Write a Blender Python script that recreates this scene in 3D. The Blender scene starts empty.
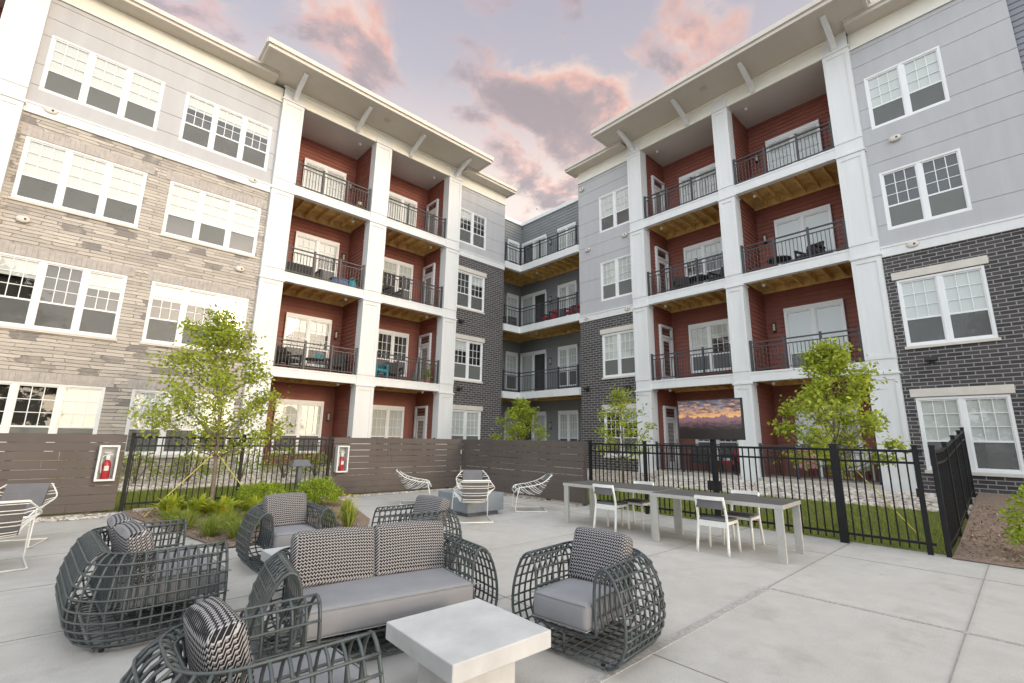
import bpy, bmesh, math, random
from mathutils import Vector, Matrix
R = math.radians
rnd = random.Random(7)
C = bpy.context.scene.collection
scene = bpy.context.scene

# ------------------------------------------------------------------ camera
F_PX, PITCH, ROLL, HEAD, CAM_H = 464.2, R(11.839), R(.9236), R(90 - 42.452), 1.55
fw = Vector((math.cos(HEAD), math.sin(HEAD), 0)); rt = Vector((math.sin(HEAD), -math.cos(HEAD), 0)); up = Vector((0, 0, 1))
FWD = fw * math.cos(PITCH) + up * math.sin(PITCH)
U0 = -fw * math.sin(PITCH) + up * math.cos(PITCH)
RV = rt * math.cos(ROLL) + U0 * math.sin(ROLL)
UV = -rt * math.sin(ROLL) + U0 * math.cos(ROLL)
cd = bpy.data.cameras.new('camera'); cam = bpy.data.objects.new('camera', cd); C.objects.link(cam)
cd.sensor_fit = 'HORIZONTAL'; cd.sensor_width = 36; cd.lens = F_PX / 1024 * 36
cd.clip_start = .05; cd.clip_end = 2000
M4 = Matrix(((RV.x, UV.x, -FWD.x, 0), (RV.y, UV.y, -FWD.y, 0), (RV.z, UV.z, -FWD.z, CAM_H), (0, 0, 0, 1)))
cam.matrix_world = M4
scene.camera = cam

# ------------------------------------------------------------------ light
SUN_EL, SUN_AZ = R(13.5), R(-77)          # direction towards the sun, azimuth from +X
sund = bpy.data.lights.new('sun', 'SUN'); sun = bpy.data.objects.new('sun', sund); C.objects.link(sun)
sund.energy = .36; sund.angle = R(8); sund.color = (1, .80, .56)
sdir = Vector((math.cos(SUN_EL) * math.cos(SUN_AZ), math.cos(SUN_EL) * math.sin(SUN_AZ), math.sin(SUN_EL)))
sun.rotation_euler = sdir.to_track_quat('Z', 'Y').to_euler()
scene.view_settings.view_transform = 'Standard'; scene.view_settings.look = 'None'
scene.view_settings.gamma = 1; scene.view_settings.use_curve_mapping = False
scene.view_settings.exposure = 1.12

def lin(r, g, b):
    f = lambda c: ((c / 255 + .055) / 1.055) ** 2.4 if c / 255 > .04045 else c / 255 / 12.92
    return (f(r), f(g), f(b), 1)

class NT:
    """small helper to write node trees"""
    def __init__(s, tree): s.t = tree; s.n = tree.nodes; s.l = tree.links
    def new(s, kind, **kw):
        n = s.n.new(kind)
        for k, v in kw.items(): setattr(n, k, v)
        return n
    def put(s, sock, v):
        if v is None: return
        if isinstance(v, bpy.types.NodeSocket): s.l.new(v, sock)
        elif isinstance(v, bpy.types.Node): s.l.new(v.outputs[0], sock)
        else: sock.default_value = v
    def math(s, op, a, b=None, c=None):
        n = s.new('ShaderNodeMath', operation=op)
        for i, v in enumerate((a, b, c)): s.put(n.inputs[i], v)
        return n.outputs[0]
    def mix(s, fac, a, b, blend='MIX'):
        n = s.new('ShaderNodeMix', data_type='RGBA', blend_type=blend)
        s.put(n.inputs[0], fac); s.put(n.inputs[6], a); s.put(n.inputs[7], b)
        return n.outputs[2]
    def ramp(s, fac, stops, interp='LINEAR'):
        n = s.new('ShaderNodeValToRGB'); n.color_ramp.interpolation = interp
        e = n.color_ramp.elements
        while len(e) > 1: e.remove(e[0])
        e[0].position = stops[0][0]; e[0].color = stops[0][1]
        for p, c in stops[1:]:
            k = e.new(p); k.color = c
        s.put(n.inputs[0], fac); return n.outputs[0]
    def noise(s, vec, scale, detail=4, rough=.55, dist=0):
        n = s.new('ShaderNodeTexNoise'); s.put(n.inputs['Vector'], vec)
        n.inputs['Scale'].default_value = scale; n.inputs['Detail'].default_value = detail
        n.inputs['Roughness'].default_value = rough; n.inputs['Distortion'].default_value = dist
        return n.outputs[0]
    def vmath(s, op, a, b=None):
        n = s.new('ShaderNodeVectorMath', operation=op)
        s.put(n.inputs[0], a); s.put(n.inputs[1], b); return n.outputs[0]
    def sep(s, v):
        n = s.new('ShaderNodeSeparateXYZ'); s.put(n.inputs[0], v); return n.outputs
    def comb(s, x, y, z=0.):
        n = s.new('ShaderNodeCombineXYZ')
        for i, v in enumerate((x, y, z)): s.put(n.inputs[i], v)
        return n.outputs[0]

# ------------------------------------------------------------------ sky
world = bpy.data.worlds.new('World'); scene.world = world; world.use_nodes = True
w = NT(world.node_tree); w.n.clear()
out = w.new('ShaderNodeOutputWorld'); bg = w.new('ShaderNodeBackground'); bg2 = w.new('ShaderNodeBackground'); add = w.new('ShaderNodeAddShader')
sky = w.new('ShaderNodeTexSky', sky_type='NISHITA'); sky.sun_disc = False; sky.air_density = .6; sky.dust_density = 2.; sky.ozone_density = .5
sky.sun_elevation = SUN_EL; sky.sun_rotation = math.pi / 2 - SUN_AZ
w.l.new(sky.outputs[0], bg2.inputs[0]); bg2.inputs[1].default_value = .05
tc = w.new('ShaderNodeTexCoord'); dirv = w.vmath('NORMALIZE', tc.outputs['Generated'])
dx, dy, dz = w.sep(dirv)
base = w.ramp(w.math('MAXIMUM', dz, 0.), [(0, lin(246, 228, 200)), (.42, lin(252, 236, 216)), (.50, lin(248, 226, 204)), (.57, lin(228, 207, 194)), (.66, lin(191, 182, 182)), (.78, lin(176, 168, 175)), (1, lin(176, 168, 175))])
den = w.math('ADD', w.math('MAXIMUM', dz, 0.), .22)
pv = w.comb(w.math('DIVIDE', dx, den), w.math('DIVIDE', dy, den), 0.)
pv = w.vmath('ADD', pv, (3.17, 1.42, .4))
n1 = w.noise(pv, 5.2, 7, .56, .3)
n2 = w.noise(w.vmath('ADD', pv, (.034, .046, 0)), 5.2, 7, .56, .3)       # the same clouds, shifted towards the low sun: gives lit rims
n3 = w.noise(w.vmath('ADD', pv, (5.1, 2.7, 0)), 13, 6, .62, .3)
def blob(d, rad):       # soft patch of denser cloud round a direction of the sky
    n = w.new('ShaderNodeVectorMath', operation='DOT_PRODUCT'); w.l.new(dirv, n.inputs[0]); n.inputs[1].default_value = Vector(d).normalized()
    a = w.math('SUBTRACT', 1., n.outputs['Value'])
    return w.math('SUBTRACT', 1., w.math('MINIMUM', w.math('DIVIDE', a, rad), 1.))
mass = w.math('MAXIMUM', blob((.58, .56, .59), .016), blob((.66, .57, .49), .010))
mass = w.math('MAXIMUM', mass, blob((.50, .60, .63), .007))
wis = w.math('MAXIMUM', blob((.17, .75, .65), .035), blob((.69, .33, .65), .035))
dens = w.math('ADD', w.math('ADD', n1, w.math('MULTIPLY', w.math('SUBTRACT', n3, .5), .22)), w.math('MULTIPLY', mass, .185))
dens = w.math('ADD', dens, w.math('MULTIPLY', wis, .135))
cov = w.ramp(dens, [(.55, (0, 0, 0, 1)), (.73, (1, 1, 1, 1))], 'EASE')
core = w.math('ADD', w.math('ADD', w.math('MULTIPLY', dens, .55), .27), w.math('MULTIPLY', w.math('SUBTRACT', n1, n2), 1.15))
core = w.math('ADD', core, w.math('SUBTRACT', w.math('MULTIPLY', mass, .05), w.math('MULTIPLY', wis, .05)))
ccol = w.ramp(core, [(.50, lin(244, 210, 186)), (.60, lin(238, 180, 150)), (.665, lin(212, 170, 152)), (.74, lin(180, 154, 140)), (.88, lin(164, 142, 130))])
skyc = w.mix(w.math('MULTIPLY', cov, .88), base, ccol)
# bright cool glow added to the unseen sky overhead and behind, lighting the walls
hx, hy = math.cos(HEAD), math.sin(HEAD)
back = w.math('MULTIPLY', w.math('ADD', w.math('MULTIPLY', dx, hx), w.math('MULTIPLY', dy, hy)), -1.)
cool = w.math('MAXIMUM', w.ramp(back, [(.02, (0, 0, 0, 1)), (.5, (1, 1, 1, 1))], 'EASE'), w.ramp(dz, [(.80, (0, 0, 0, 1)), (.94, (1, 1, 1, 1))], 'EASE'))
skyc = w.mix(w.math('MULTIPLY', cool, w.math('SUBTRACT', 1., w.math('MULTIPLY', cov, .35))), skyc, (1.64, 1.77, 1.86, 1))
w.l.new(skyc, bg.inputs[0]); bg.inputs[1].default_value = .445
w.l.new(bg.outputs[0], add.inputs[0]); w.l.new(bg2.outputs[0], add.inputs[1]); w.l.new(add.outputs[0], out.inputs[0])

# ------------------------------------------------------------------ materials
MATS = {}
def material(name):
    m = bpy.data.materials.new(name); m.use_nodes = True
    t = NT(m.node_tree); t.bsdf = t.n['Principled BSDF']; MATS[name] = m
    return m, t
def plain(name, col, rough=.6, amt=.12, scale=6., bump=.0, bscale=60., metal=0., spec=.5, coat=0., streak=1):
    m, t = material(name)
    tcn = t.new('ShaderNodeTexCoord').outputs['Object']
    n = t.noise(t.vmath('MULTIPLY', tcn, (1, 1, streak)) if streak != 1 else tcn, scale, 6, .62)
    lo = tuple(max(0, c * (1 - amt)) for c in col) + (1,); hi = tuple(min(1, c * (1 + amt)) for c in col) + (1,)
    t.put(t.bsdf.inputs['Base Color'], t.ramp(n, [(.28, lo), (.72, hi)]))
    n2 = t.noise(tcn, scale * 3.1, 4)
    t.put(t.bsdf.inputs['Roughness'], t.math('ADD', rough - .08, t.math('MULTIPLY', n2, .16)))
    t.bsdf.inputs['Metallic'].default_value = metal; t.bsdf.inputs['Specular IOR Level'].default_value = spec
    t.bsdf.inputs['Coat Weight'].default_value = coat
    if bump:
        b = t.new('ShaderNodeBump'); b.inputs['Strength'].default_value = bump; b.inputs['Distance'].default_value = .004
        t.put(b.inputs['Height'], t.noise(tcn, bscale, 5, .6)); t.l.new(b.outputs[0], t.bsdf.inputs['Normal'])
    return m
plain('white_trim', (.745, .745, .735), .5, .045, 4., .15, 30, streak=.12)
plain('cream_trim', (.82, .79, .70), .5, .05, 1.3)
plain('window_vinyl', (.82, .82, .81), .38, .03, 2)
plain('siding', (.475, .47, .475), .7, .06, 3., .3, 90, streak=.15)
plain('siding_dark', (.24, .245, .27), .7, .06, .8, .3, 90)
plain('grey_lap', (.235, .245, .245), .7, .07, 1.2, .3, 90)
plain('red_lap', (.255, .084, .058), .62, .14, 1.6, .3, 60)
plain('soffit', (.62, .56, .48), .7, .05, 1)
plain('ceiling', (.60, .56, .52), .75, .05, 1)
plain('gutter', (.66, .60, .53), .45, .06, 2)
plain('dark_core', (.10, .10, .10), .9, .1, 1)
plain('interior', (.035, .034, .033), .9, .25, 3)
plain('screen_mesh', (.17, .172, .168), .75, .12, 2.5)
plain('black_metal', (.013, .013, .014), .5, .25, 5, spec=.25)
plain('rail_metal', (.045, .045, .05), .45, .2, 5)
plain('slat', (.112, .090, .079), .68, .16, 1.1, .5, 25)
plain('wicker', (.068, .080, .082), .40, .25, 9, .4, 120)
plain('cushion', (.262, .26, .272), .95, .07, 5, .45, 260, spec=.15)
plain('dark_cushion', (.16, .155, .16), .95, .1, 5, .4, 260, spec=.15)
plain('cast_concrete', (.52, .515, .505), .72, .15, 3.2, .25, 40)
plain('ledge', (.50, .45, .38), .85, .14, 2, .4, 30)
plain('steel', (.52, .505, .47), .40, .08, 8, metal=.4)
plain('table_top', (.105, .10, .095), .65, .2, 3, .2, 80, spec=.3)
plain('white_wire', (.80, .79, .74), .4, .05, 6)
plain('firepit', (.20, .225, .25), .7, .10, 3, .3, 40)
plain('pine', (.74, .50, .19), .75, .3, 3.5, .2, 30)
plain('deck_floor', (.35, .34, .33), .8, .1, 2)
plain('bark', (.20, .16, .12), .9, .3, 9, .8, 30)
plain('mulch', (.25, .175, .13), .95, .5, 22, 1., 45)
plain('rock', (.12, .12, .12), .85, .3, 6, .8, 14)
plain('extinguisher_red', (.50, .02, .03), .3, .08, 8, coat=.4)
plain('plastic_white', (.75, .75, .73), .4, .06, 6)
plain('plastic_black', (.02, .02, .02), .4, .2, 6)
plain('teal_paint', (.02, .33, .42), .5, .1, 6)
plain('blue_paint', (.06, .14, .28), .5, .1, 6)
plain('red_fabric', (.42, .03, .045), .9, .12, 6)
plain('pink_fabric', (.6, .25, .27), .9, .12, 6)
plain('dark_wicker', (.040, .034, .032), .7, .35, 30, .6, 60)
plain('terracotta', (.40, .16, .08), .85, .14, 8)
plain('oak', (.38, .24, .12), .6, .2, 6)
plain('pot_light', (.60, .50, .40), .7, .14, 8)
plain('curtain', (.36, .375, .35), .9, .2, 2)
plain('strap', (.55, .50, .12), .8, .1, 6)
plain('bollard_metal', (.10, .11, .125), .45, .15, 6)
plain('lintel', (.66, .61, .54), .8, .08, 3, .3, 40)
plain('soldier', (.46, .415, .38), .85, .18, 7, .4, 40)
plain('stucco_far', (.4, .38, .36), .8, .1, 1)

def leafmat(name, cols, trans=.35):
    m, t = material(name)
    g = t.new('ShaderNodeNewGeometry')
    t.put(t.bsdf.inputs['Base Color'], t.ramp(g.outputs['Random Per Island'], [(i / max(1, len(cols) - 1), c + (1,)) for i, c in enumerate(cols)]))
    t.bsdf.inputs['Roughness'].default_value = .55; t.bsdf.inputs['Specular IOR Level'].default_value = .3
    tr = t.new('ShaderNodeBsdfTranslucent'); t.put(tr.inputs[0], t.ramp(g.outputs['Random Per Island'], [(0, cols[0] + (1,)), (1, cols[-1] + (1,))]))
    mx = t.new('ShaderNodeMixShader'); mx.inputs[0].default_value = trans
    o = t.n['Material Output']
    t.l.new(t.bsdf.outputs[0], mx.inputs[1]); t.l.new(tr.outputs[0], mx.inputs[2]); t.l.new(mx.outputs[0], o.inputs[0])
leafmat('tree_leaf', [(.17, .24, .025), (.40, .46, .05), (.58, .60, .08), (.28, .35, .035), (.46, .52, .06)], .42)
leafmat('box_leaf', [(.18, .27, .02), (.30, .40, .03), (.42, .50, .05)])
leafmat('grass_blade', [(.19, .25, .04), (.30, .37, .06), (.42, .45, .10)])
leafmat('hosta_leaf', [(.40, .44, .04), (.50, .52, .06), (.32, .40, .05)])
leafmat('shrub_leaf', [(.20, .27, .04), (.33, .39, .07), (.46, .49, .11)])
leafmat('yellow_petal', [(.75, .55, .02), (.8, .65, .04)])
leafmat('pale_petal', [(.75, .70, .62), (.70, .55, .50)])
leafmat('far_leaf', [(.03, .05, .012), (.06, .09, .02), (.09, .12, .03)])

m = MATS['screen_mesh']; t = NT(m.node_tree); t.bsdf = t.n['Principled BSDF']
lk = t.bsdf.inputs['Base Color'].links[0].from_socket
t.put(t.bsdf.inputs['Base Color'], t.mix(t.math('MULTIPLY', t.new('ShaderNodeObjectInfo').outputs['Random'], .7), lk, (.30, .31, .285, 1)))
o_ = t.n['Material Output']; mx = t.new('ShaderNodeMixShader'); mx.inputs[0].default_value = .40
t.l.new(t.bsdf.outputs[0], mx.inputs[1]); t.l.new(t.new('ShaderNodeBsdfTransparent').outputs[0], mx.inputs[2]); t.l.new(mx.outputs[0], o_.inputs[0])
# glass: real glass look from fresnel over transparency
m, t = material('glass'); t.n.remove(t.bsdf)
fr = t.new('ShaderNodeFresnel'); fr.inputs[0].default_value = 1.85
tb = t.new('ShaderNodeBsdfTransparent'); tb.inputs[0].default_value = (.93, .95, .94, 1)
gb = t.new('ShaderNodeBsdfGlossy'); gb.inputs['Roughness'].default_value = .02; gb.inputs[0].default_value = (.95, .95, .95, 1)
bn = t.new('ShaderNodeBump'); bn.inputs['Strength'].default_value = .08; bn.inputs['Distance'].default_value = .02
t.put(bn.inputs['Height'], t.noise(t.new('ShaderNodeTexCoord').outputs['Object'], 1.6, 2)); t.l.new(bn.outputs[0], gb.inputs['Normal'])
mx = t.new('ShaderNodeMixShader'); t.put(mx.inputs[0], t.math('MULTIPLY', fr.outputs[0], t.math('SUBTRACT', 1., t.new('ShaderNodeNewGeometry').outputs['Backfacing']))); t.l.new(tb.outputs[0], mx.inputs[1]); t.l.new(gb.outputs[0], mx.inputs[2])
t.l.new(mx.outputs[0], t.n['Material Output'].inputs[0])

# blinds: thin horizontal slats
def blindmat(name, c0, c1, freq):
    m, t = material(name)
    x, y, z = t.sep(t.new('ShaderNodeTexCoord').outputs['Object'])
    fz = t.math('FRACT', t.math('MULTIPLY', z, freq))
    n = t.noise(t.new('ShaderNodeTexCoord').outputs['Object'], 1.7, 3)
    rv = t.new('ShaderNodeObjectInfo').outputs['Random']
    c = t.mix(t.math('LESS_THAN', fz, .16), c0, c1)
    c = t.mix(t.math('MULTIPLY', rv, .42), c, (.52, .53, .49, 1))
    t.put(t.bsdf.inputs['Base Color'], t.mix(t.math('MULTIPLY', n, .18), c, (.5, .5, .48, 1)))
    t.bsdf.inputs['Roughness'].default_value = .6
blindmat('blind', (.62, .62, .59, 1), (.46, .46, .44, 1), 22.)
blindmat('blind_open', (.60, .60, .58, 1), (.05, .05, .05, 1), 22.)

# dark brick and stone veneer, laid on (x+y, z) so that they run along both wall directions
def wallvec(t):
    x, y, z = t.sep(t.new('ShaderNodeTexCoord').outputs['Object'])
    return t.comb(t.math('ADD', x, y), z, 0.), t.new('ShaderNodeTexCoord').outputs['Object']
def brick(t, vec, bw, rh, mortar, c1, c2, cm, off=.5, bias=0., smooth=.1):
    b = t.new('ShaderNodeTexBrick'); t.put(b.inputs['Vector'], vec); b.offset = off
    b.inputs['Scale'].default_value = 1; b.inputs['Brick Width'].default_value = bw; b.inputs['Row Height'].default_value = rh
    b.inputs['Mortar Size'].default_value = mortar; b.inputs['Bias'].default_value = bias; b.inputs['Mortar Smooth'].default_value = smooth
    b.inputs['Color1'].default_value = c1; b.inputs['Color2'].default_value = c2; b.inputs['Mortar'].default_value = cm
    return b
m, t = material('dark_brick')
v, ov = wallvec(t)
b = brick(t, v, .30, .098, .011, (.034, .033, .037, 1), (.080, .072, .073, 1), (.34, .32, .30, 1))
n = t.noise(ov, 9, 5)
t.put(t.bsdf.inputs['Base Color'], t.mix(t.math('MULTIPLY', n, .5), b.outputs[0], t.mix(.5, b.outputs[0], (.09, .08, .078, 1))))
t.bsdf.inputs['Roughness'].default_value = .85
bm_ = t.new('ShaderNodeBump'); bm_.inputs['Strength'].default_value = .7; bm_.inputs['Distance'].default_value = .01
t.put(bm_.inputs['Height'], t.math('SUBTRACT', t.math('MULTIPLY', t.noise(ov, 45, 4), .3), b.outputs[1])); t.l.new(bm_.outputs[0], t.bsdf.inputs['Normal'])

m, t = material('stone')
v, ov = wallvec(t)
wob = t.noise(t.vmath('MULTIPLY', ov, (.9, .9, 5)), 1.5, 3)
vx, vy, vz = t.sep(v)
v1 = t.comb(t.math('ADD', vx, t.math('MULTIPLY', wob, .5)), t.math('ADD', vy, t.math('MULTIPLY', t.noise(ov, 1.3, 2), .05)), 0.)
b1 = brick(t, v1, .72, .095, .006, (.69, .625, .545, 1), (.46, .41, .36, 1), (.12, .105, .09, 1), .37)
b2 = brick(t, v1, .44, .190, .004, (0, 0, 0, 1), (1, 1, 1, 1), (0, 0, 0, 1), .43)
sel = t.ramp(b2.outputs[0], [(.84, (0, 0, 0, 1)), (.88, (1, 1, 1, 1))])
b3 = brick(t, v1, .44, .190, .008, (.27, .165, .11, 1), (.28, .26, .24, 1), (.15, .13, .12, 1), .43)
grain = t.noise(t.vmath('MULTIPLY', ov, (1, 1, 3)), 14, 6, .65)
col = t.mix(sel, b1.outputs[0], b3.outputs[0])
col = t.mix(t.ramp(grain, [(.3, (.55, .55, .55, 1)), (.7, (0, 0, 0, 1))]), col, t.mix(.55, col, (.24, .21, .19, 1)))
col = t.mix(t.ramp(t.noise(ov, 3.2, 4), [(.5, (0, 0, 0, 1)), (.75, (.6, .6, .6, 1))]), col, (.56, .50, .43, 1))
t.put(t.bsdf.inputs['Base Color'], col); t.bsdf.inputs['Roughness'].default_value = .9
hh = t.math('ADD', t.math('MULTIPLY', grain, .8), t.math('MULTIPLY', b1.outputs[1], -1.))
bb = t.new('ShaderNodeBump'); bb.inputs['Strength'].default_value = .9; bb.inputs['Distance'].default_value = .025
t.put(bb.inputs['Height'], hh); t.l.new(bb.outputs[0], t.bsdf.inputs['Normal'])

# ground
m, t = material('patio')
ov = t.new('ShaderNodeTexCoord').outputs['Object']
ox, oy, oz = t.sep(ov)
big = t.noise(ov, .55, 5, .6); mid = t.noise(ov, 4., 6, .65); fine = t.noise(ov, 90, 3, .7)
c = t.ramp(big, [(.3, (.47, .442, .408, 1)), (.7, (.55, .522, .484, 1))])
c = t.mix(t.ramp(mid, [(.35, (.35, .35, .35, 1)), (.62, (0, 0, 0, 1))]), c, (.36, .338, .31, 1))
c = t.mix(t.ramp(fine, [(.34, (.5, .5, .5, 1)), (.48, (0, 0, 0, 1))]), c, (.27, .25, .225, 1))
sp = t.noise(ov, 1.7, 6, .68); c = t.mix(t.ramp(sp, [(.54, (0, 0, 0, 1)), (.70, (.55, .55, .55, 1))]), c, (.33, .305, .275, 1))
spk = t.new('ShaderNodeTexVoronoi'); spk.inputs['Scale'].default_value = 1.9; t.put(spk.inputs['Vector'], ov)
c = t.mix(t.ramp(spk.outputs['Distance'], [(.018, (.75, .75, .75, 1)), (.034, (0, 0, 0, 1))]), c, (.14, .12, .10, 1))
jy = t.math('ABSOLUTE', t.math('SUBTRACT', t.math('FRACT', t.math('DIVIDE', t.math('SUBTRACT', oy, .58), 1.58)), .5))
c = t.mix(t.math('MULTIPLY', t.ramp(jy, [(.475, (0, 0, 0, 1)), (.5, (.5, .5, .5, 1))]), mid), c, (.28, .26, .23, 1))
t.put(t.bsdf.inputs['Base Color'], c); t.put(t.bsdf.inputs['Roughness'], t.math('ADD', .66, t.math('MULTIPLY', mid, .2)))
bb = t.new('ShaderNodeBump'); bb.inputs['Strength'].default_value = .25; bb.inputs['Distance'].default_value = .003
t.put(bb.inputs['Height'], t.noise(t.vmath('MULTIPLY', ov, (1, 9, 1)), 30, 4)); t.l.new(bb.outputs[0], t.bsdf.inputs['Normal'])
plain('joint', (.27, .255, .235), .95, .2, 8)
m, t = material('aggregate')
ov = t.new('ShaderNodeTexCoord').outputs['Object']
vo = t.new('ShaderNodeTexVoronoi'); vo.inputs['Scale'].default_value = 42; t.put(vo.inputs['Vector'], ov)
cc = t.ramp(t.sep(vo.outputs['Color'])[0], [(0, (.34, .32, .30, 1)), (.5, (.43, .41, .385, 1)), (1, (.50, .48, .45, 1))])
t.put(t.bsdf.inputs['Base Color'], t.mix(t.ramp(vo.outputs['Distance'], [(.45, (0, 0, 0, 1)), (.75, (1, 1, 1, 1))]), cc, (.34, .32, .30, 1)))
def pebbles(name, scale, cols, gap):
    m, t = material(name)
    ov = t.new('ShaderNodeTexCoord').outputs['Object']
    vo = t.new('ShaderNodeTexVoronoi'); vo.inputs['Scale'].default_value = scale; t.put(vo.inputs['Vector'], ov)
    cc = t.ramp(t.sep(vo.outputs['Color'])[0], [(i / (len(cols) - 1), k + (1,)) for i, k in enumerate(cols)])
    t.put(t.bsdf.inputs['Base Color'], t.mix(t.ramp(vo.outputs['Distance'], [(.38, (0, 0, 0, 1)), (.7, (1, 1, 1, 1))]), cc, gap + (1,)))
    bb = t.new('ShaderNodeBump'); bb.inputs['Strength'].default_value = 1; bb.inputs['Distance'].default_value = .03
    t.put(bb.inputs['Height'], t.math('SUBTRACT', 1., vo.outputs['Distance'])); t.l.new(bb.outputs[0], t.bsdf.inputs['Normal'])
    t.bsdf.inputs['Roughness'].default_value = .8
pebbles('gravel', 11, [(.66, .56, .45), (.76, .70, .61), (.54, .43, .33), (.72, .62, .52), (.44, .37, .31)], (.22, .18, .15))
m, t = material('lawn')
ov = t.new('ShaderNodeTexCoord').outputs['Object']
c = t.ramp(t.noise(ov, 1.4, 5), [(.3, (.17, .195, .045, 1)), (.7, (.26, .27, .075, 1))])
c = t.mix(t.ramp(t.noise(ov, 55, 4, .7), [(.38, (.8, .8, .8, 1)), (.6, (0, 0, 0, 1))]), c, (.11, .13, .03, 1))
t.put(t.bsdf.inputs['Base Color'], c); t.bsdf.inputs['Roughness'].default_value = .9
bb = t.new('ShaderNodeBump'); bb.inputs['Strength'].default_value = 1; bb.inputs['Distance'].default_value = .05
t.put(bb.inputs['Height'], t.noise(ov, 60, 4)); t.l.new(bb.outputs[0], t.bsdf.inputs['Normal'])

# zigzag woven textile for the loose pillows (object space x across, z up)
m, t = material('zigzag')
ov = t.new('ShaderNodeTexCoord').outputs['Object']
x, y, z = t.sep(ov)
xx = t.math('ADD', x, t.math('MULTIPLY', y, .8))
tri = t.math('PINGPONG', t.math('MULTIPLY', xx, 1.0), .0118)
ph = t.math('DIVIDE', t.math('ADD', t.math('ADD', z, t.math('MULTIPLY', y, .9)), t.math('MULTIPLY', tri, 1.15)), .0235)
ph = t.math('ADD', ph, t.math('MULTIPLY', t.noise(ov, 12, 2), .35))
fr_ = t.math('FRACT', ph)
white = t.math('LESS_THAN', fr_, .29)
c = t.mix(white, (.022, .021, .024, 1), (.43, .415, .41, 1))
c = t.mix(t.math('MULTIPLY', t.math('GREATER_THAN', fr_, .62), t.math('LESS_THAN', t.math('PINGPONG', t.math('ADD', xx, .004), .0118), .004)), c, (.26, .24, .24, 1))
t.put(t.bsdf.inputs['Base Color'], c); t.bsdf.inputs['Roughness'].default_value = .95; t.bsdf.inputs['Specular IOR Level'].default_value = .1

# television picture: sunset over hills (a lit screen)
m, t = material('screen_picture')
x, y, z = t.sep(t.new('ShaderNodeTexCoord').outputs['Object'])
sv = t.comb(t.math('MULTIPLY', x, 2.), t.math('MULTIPLY', z, 6.), 0.)
skyr = t.ramp(t.math('MULTIPLY', t.math('ADD', z, .42), 1.19), [(.42, lin(160, 116, 124)), (.50, lin(226, 160, 120)), (.55, lin(255, 200, 118)), (.64, lin(236, 176, 130)), (.76, lin(176, 150, 146)), (.88, lin(120, 130, 146)), (1, lin(86, 100, 128))])
cl = t.ramp(t.noise(sv, 1.5, 8, .64, .6), [(.42, (0, 0, 0, 1)), (.54, (1, 1, 1, 1))])
clc = t.ramp(t.math('ADD', t.noise(sv, 3.0, 6), t.math('MULTIPLY', z, .22)), [(.44, lin(250, 190, 140)), (.54, lin(140, 108, 106)), (.66, lin(78, 68, 80))])
upper = t.mix(t.math('MULTIPLY', cl, t.ramp(z, [(.06, (0, 0, 0, 1)), (.14, (.95, .95, .95, 1))])), skyr, clc)
ridge = t.math('ADD', t.math('MULTIPLY', t.noise(t.comb(x, 0., 0.), 5, 6), .36), -.13)
hill = t.math('LESS_THAN', z, ridge)
hillc = t.ramp(t.math('ADD', t.math('MULTIPLY', z, 1.), t.math('MULTIPLY', t.noise(sv, 3.2, 7, .7), .42)), [(-.12, lin(40, 33, 32)), (.02, lin(58, 46, 46)), (.10, lin(92, 70, 74)), (.20, lin(150, 112, 122))])
pic = t.mix(hill, upper, hillc)
em = t.new('ShaderNodeEmission'); t.put(em.inputs[0], pic); em.inputs[1].default_value = .40
gl = t.new('ShaderNodeBsdfGlossy'); gl.inputs['Roughness'].default_value = .15
mx = t.new('ShaderNodeMixShader'); mx.inputs[0].default_value = .035
t.l.new(em.outputs[0], mx.inputs[1]); t.l.new(gl.outputs[0], mx.inputs[2]); t.l.new(mx.outputs[0], t.n['Material Output'].inputs[0])

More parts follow.
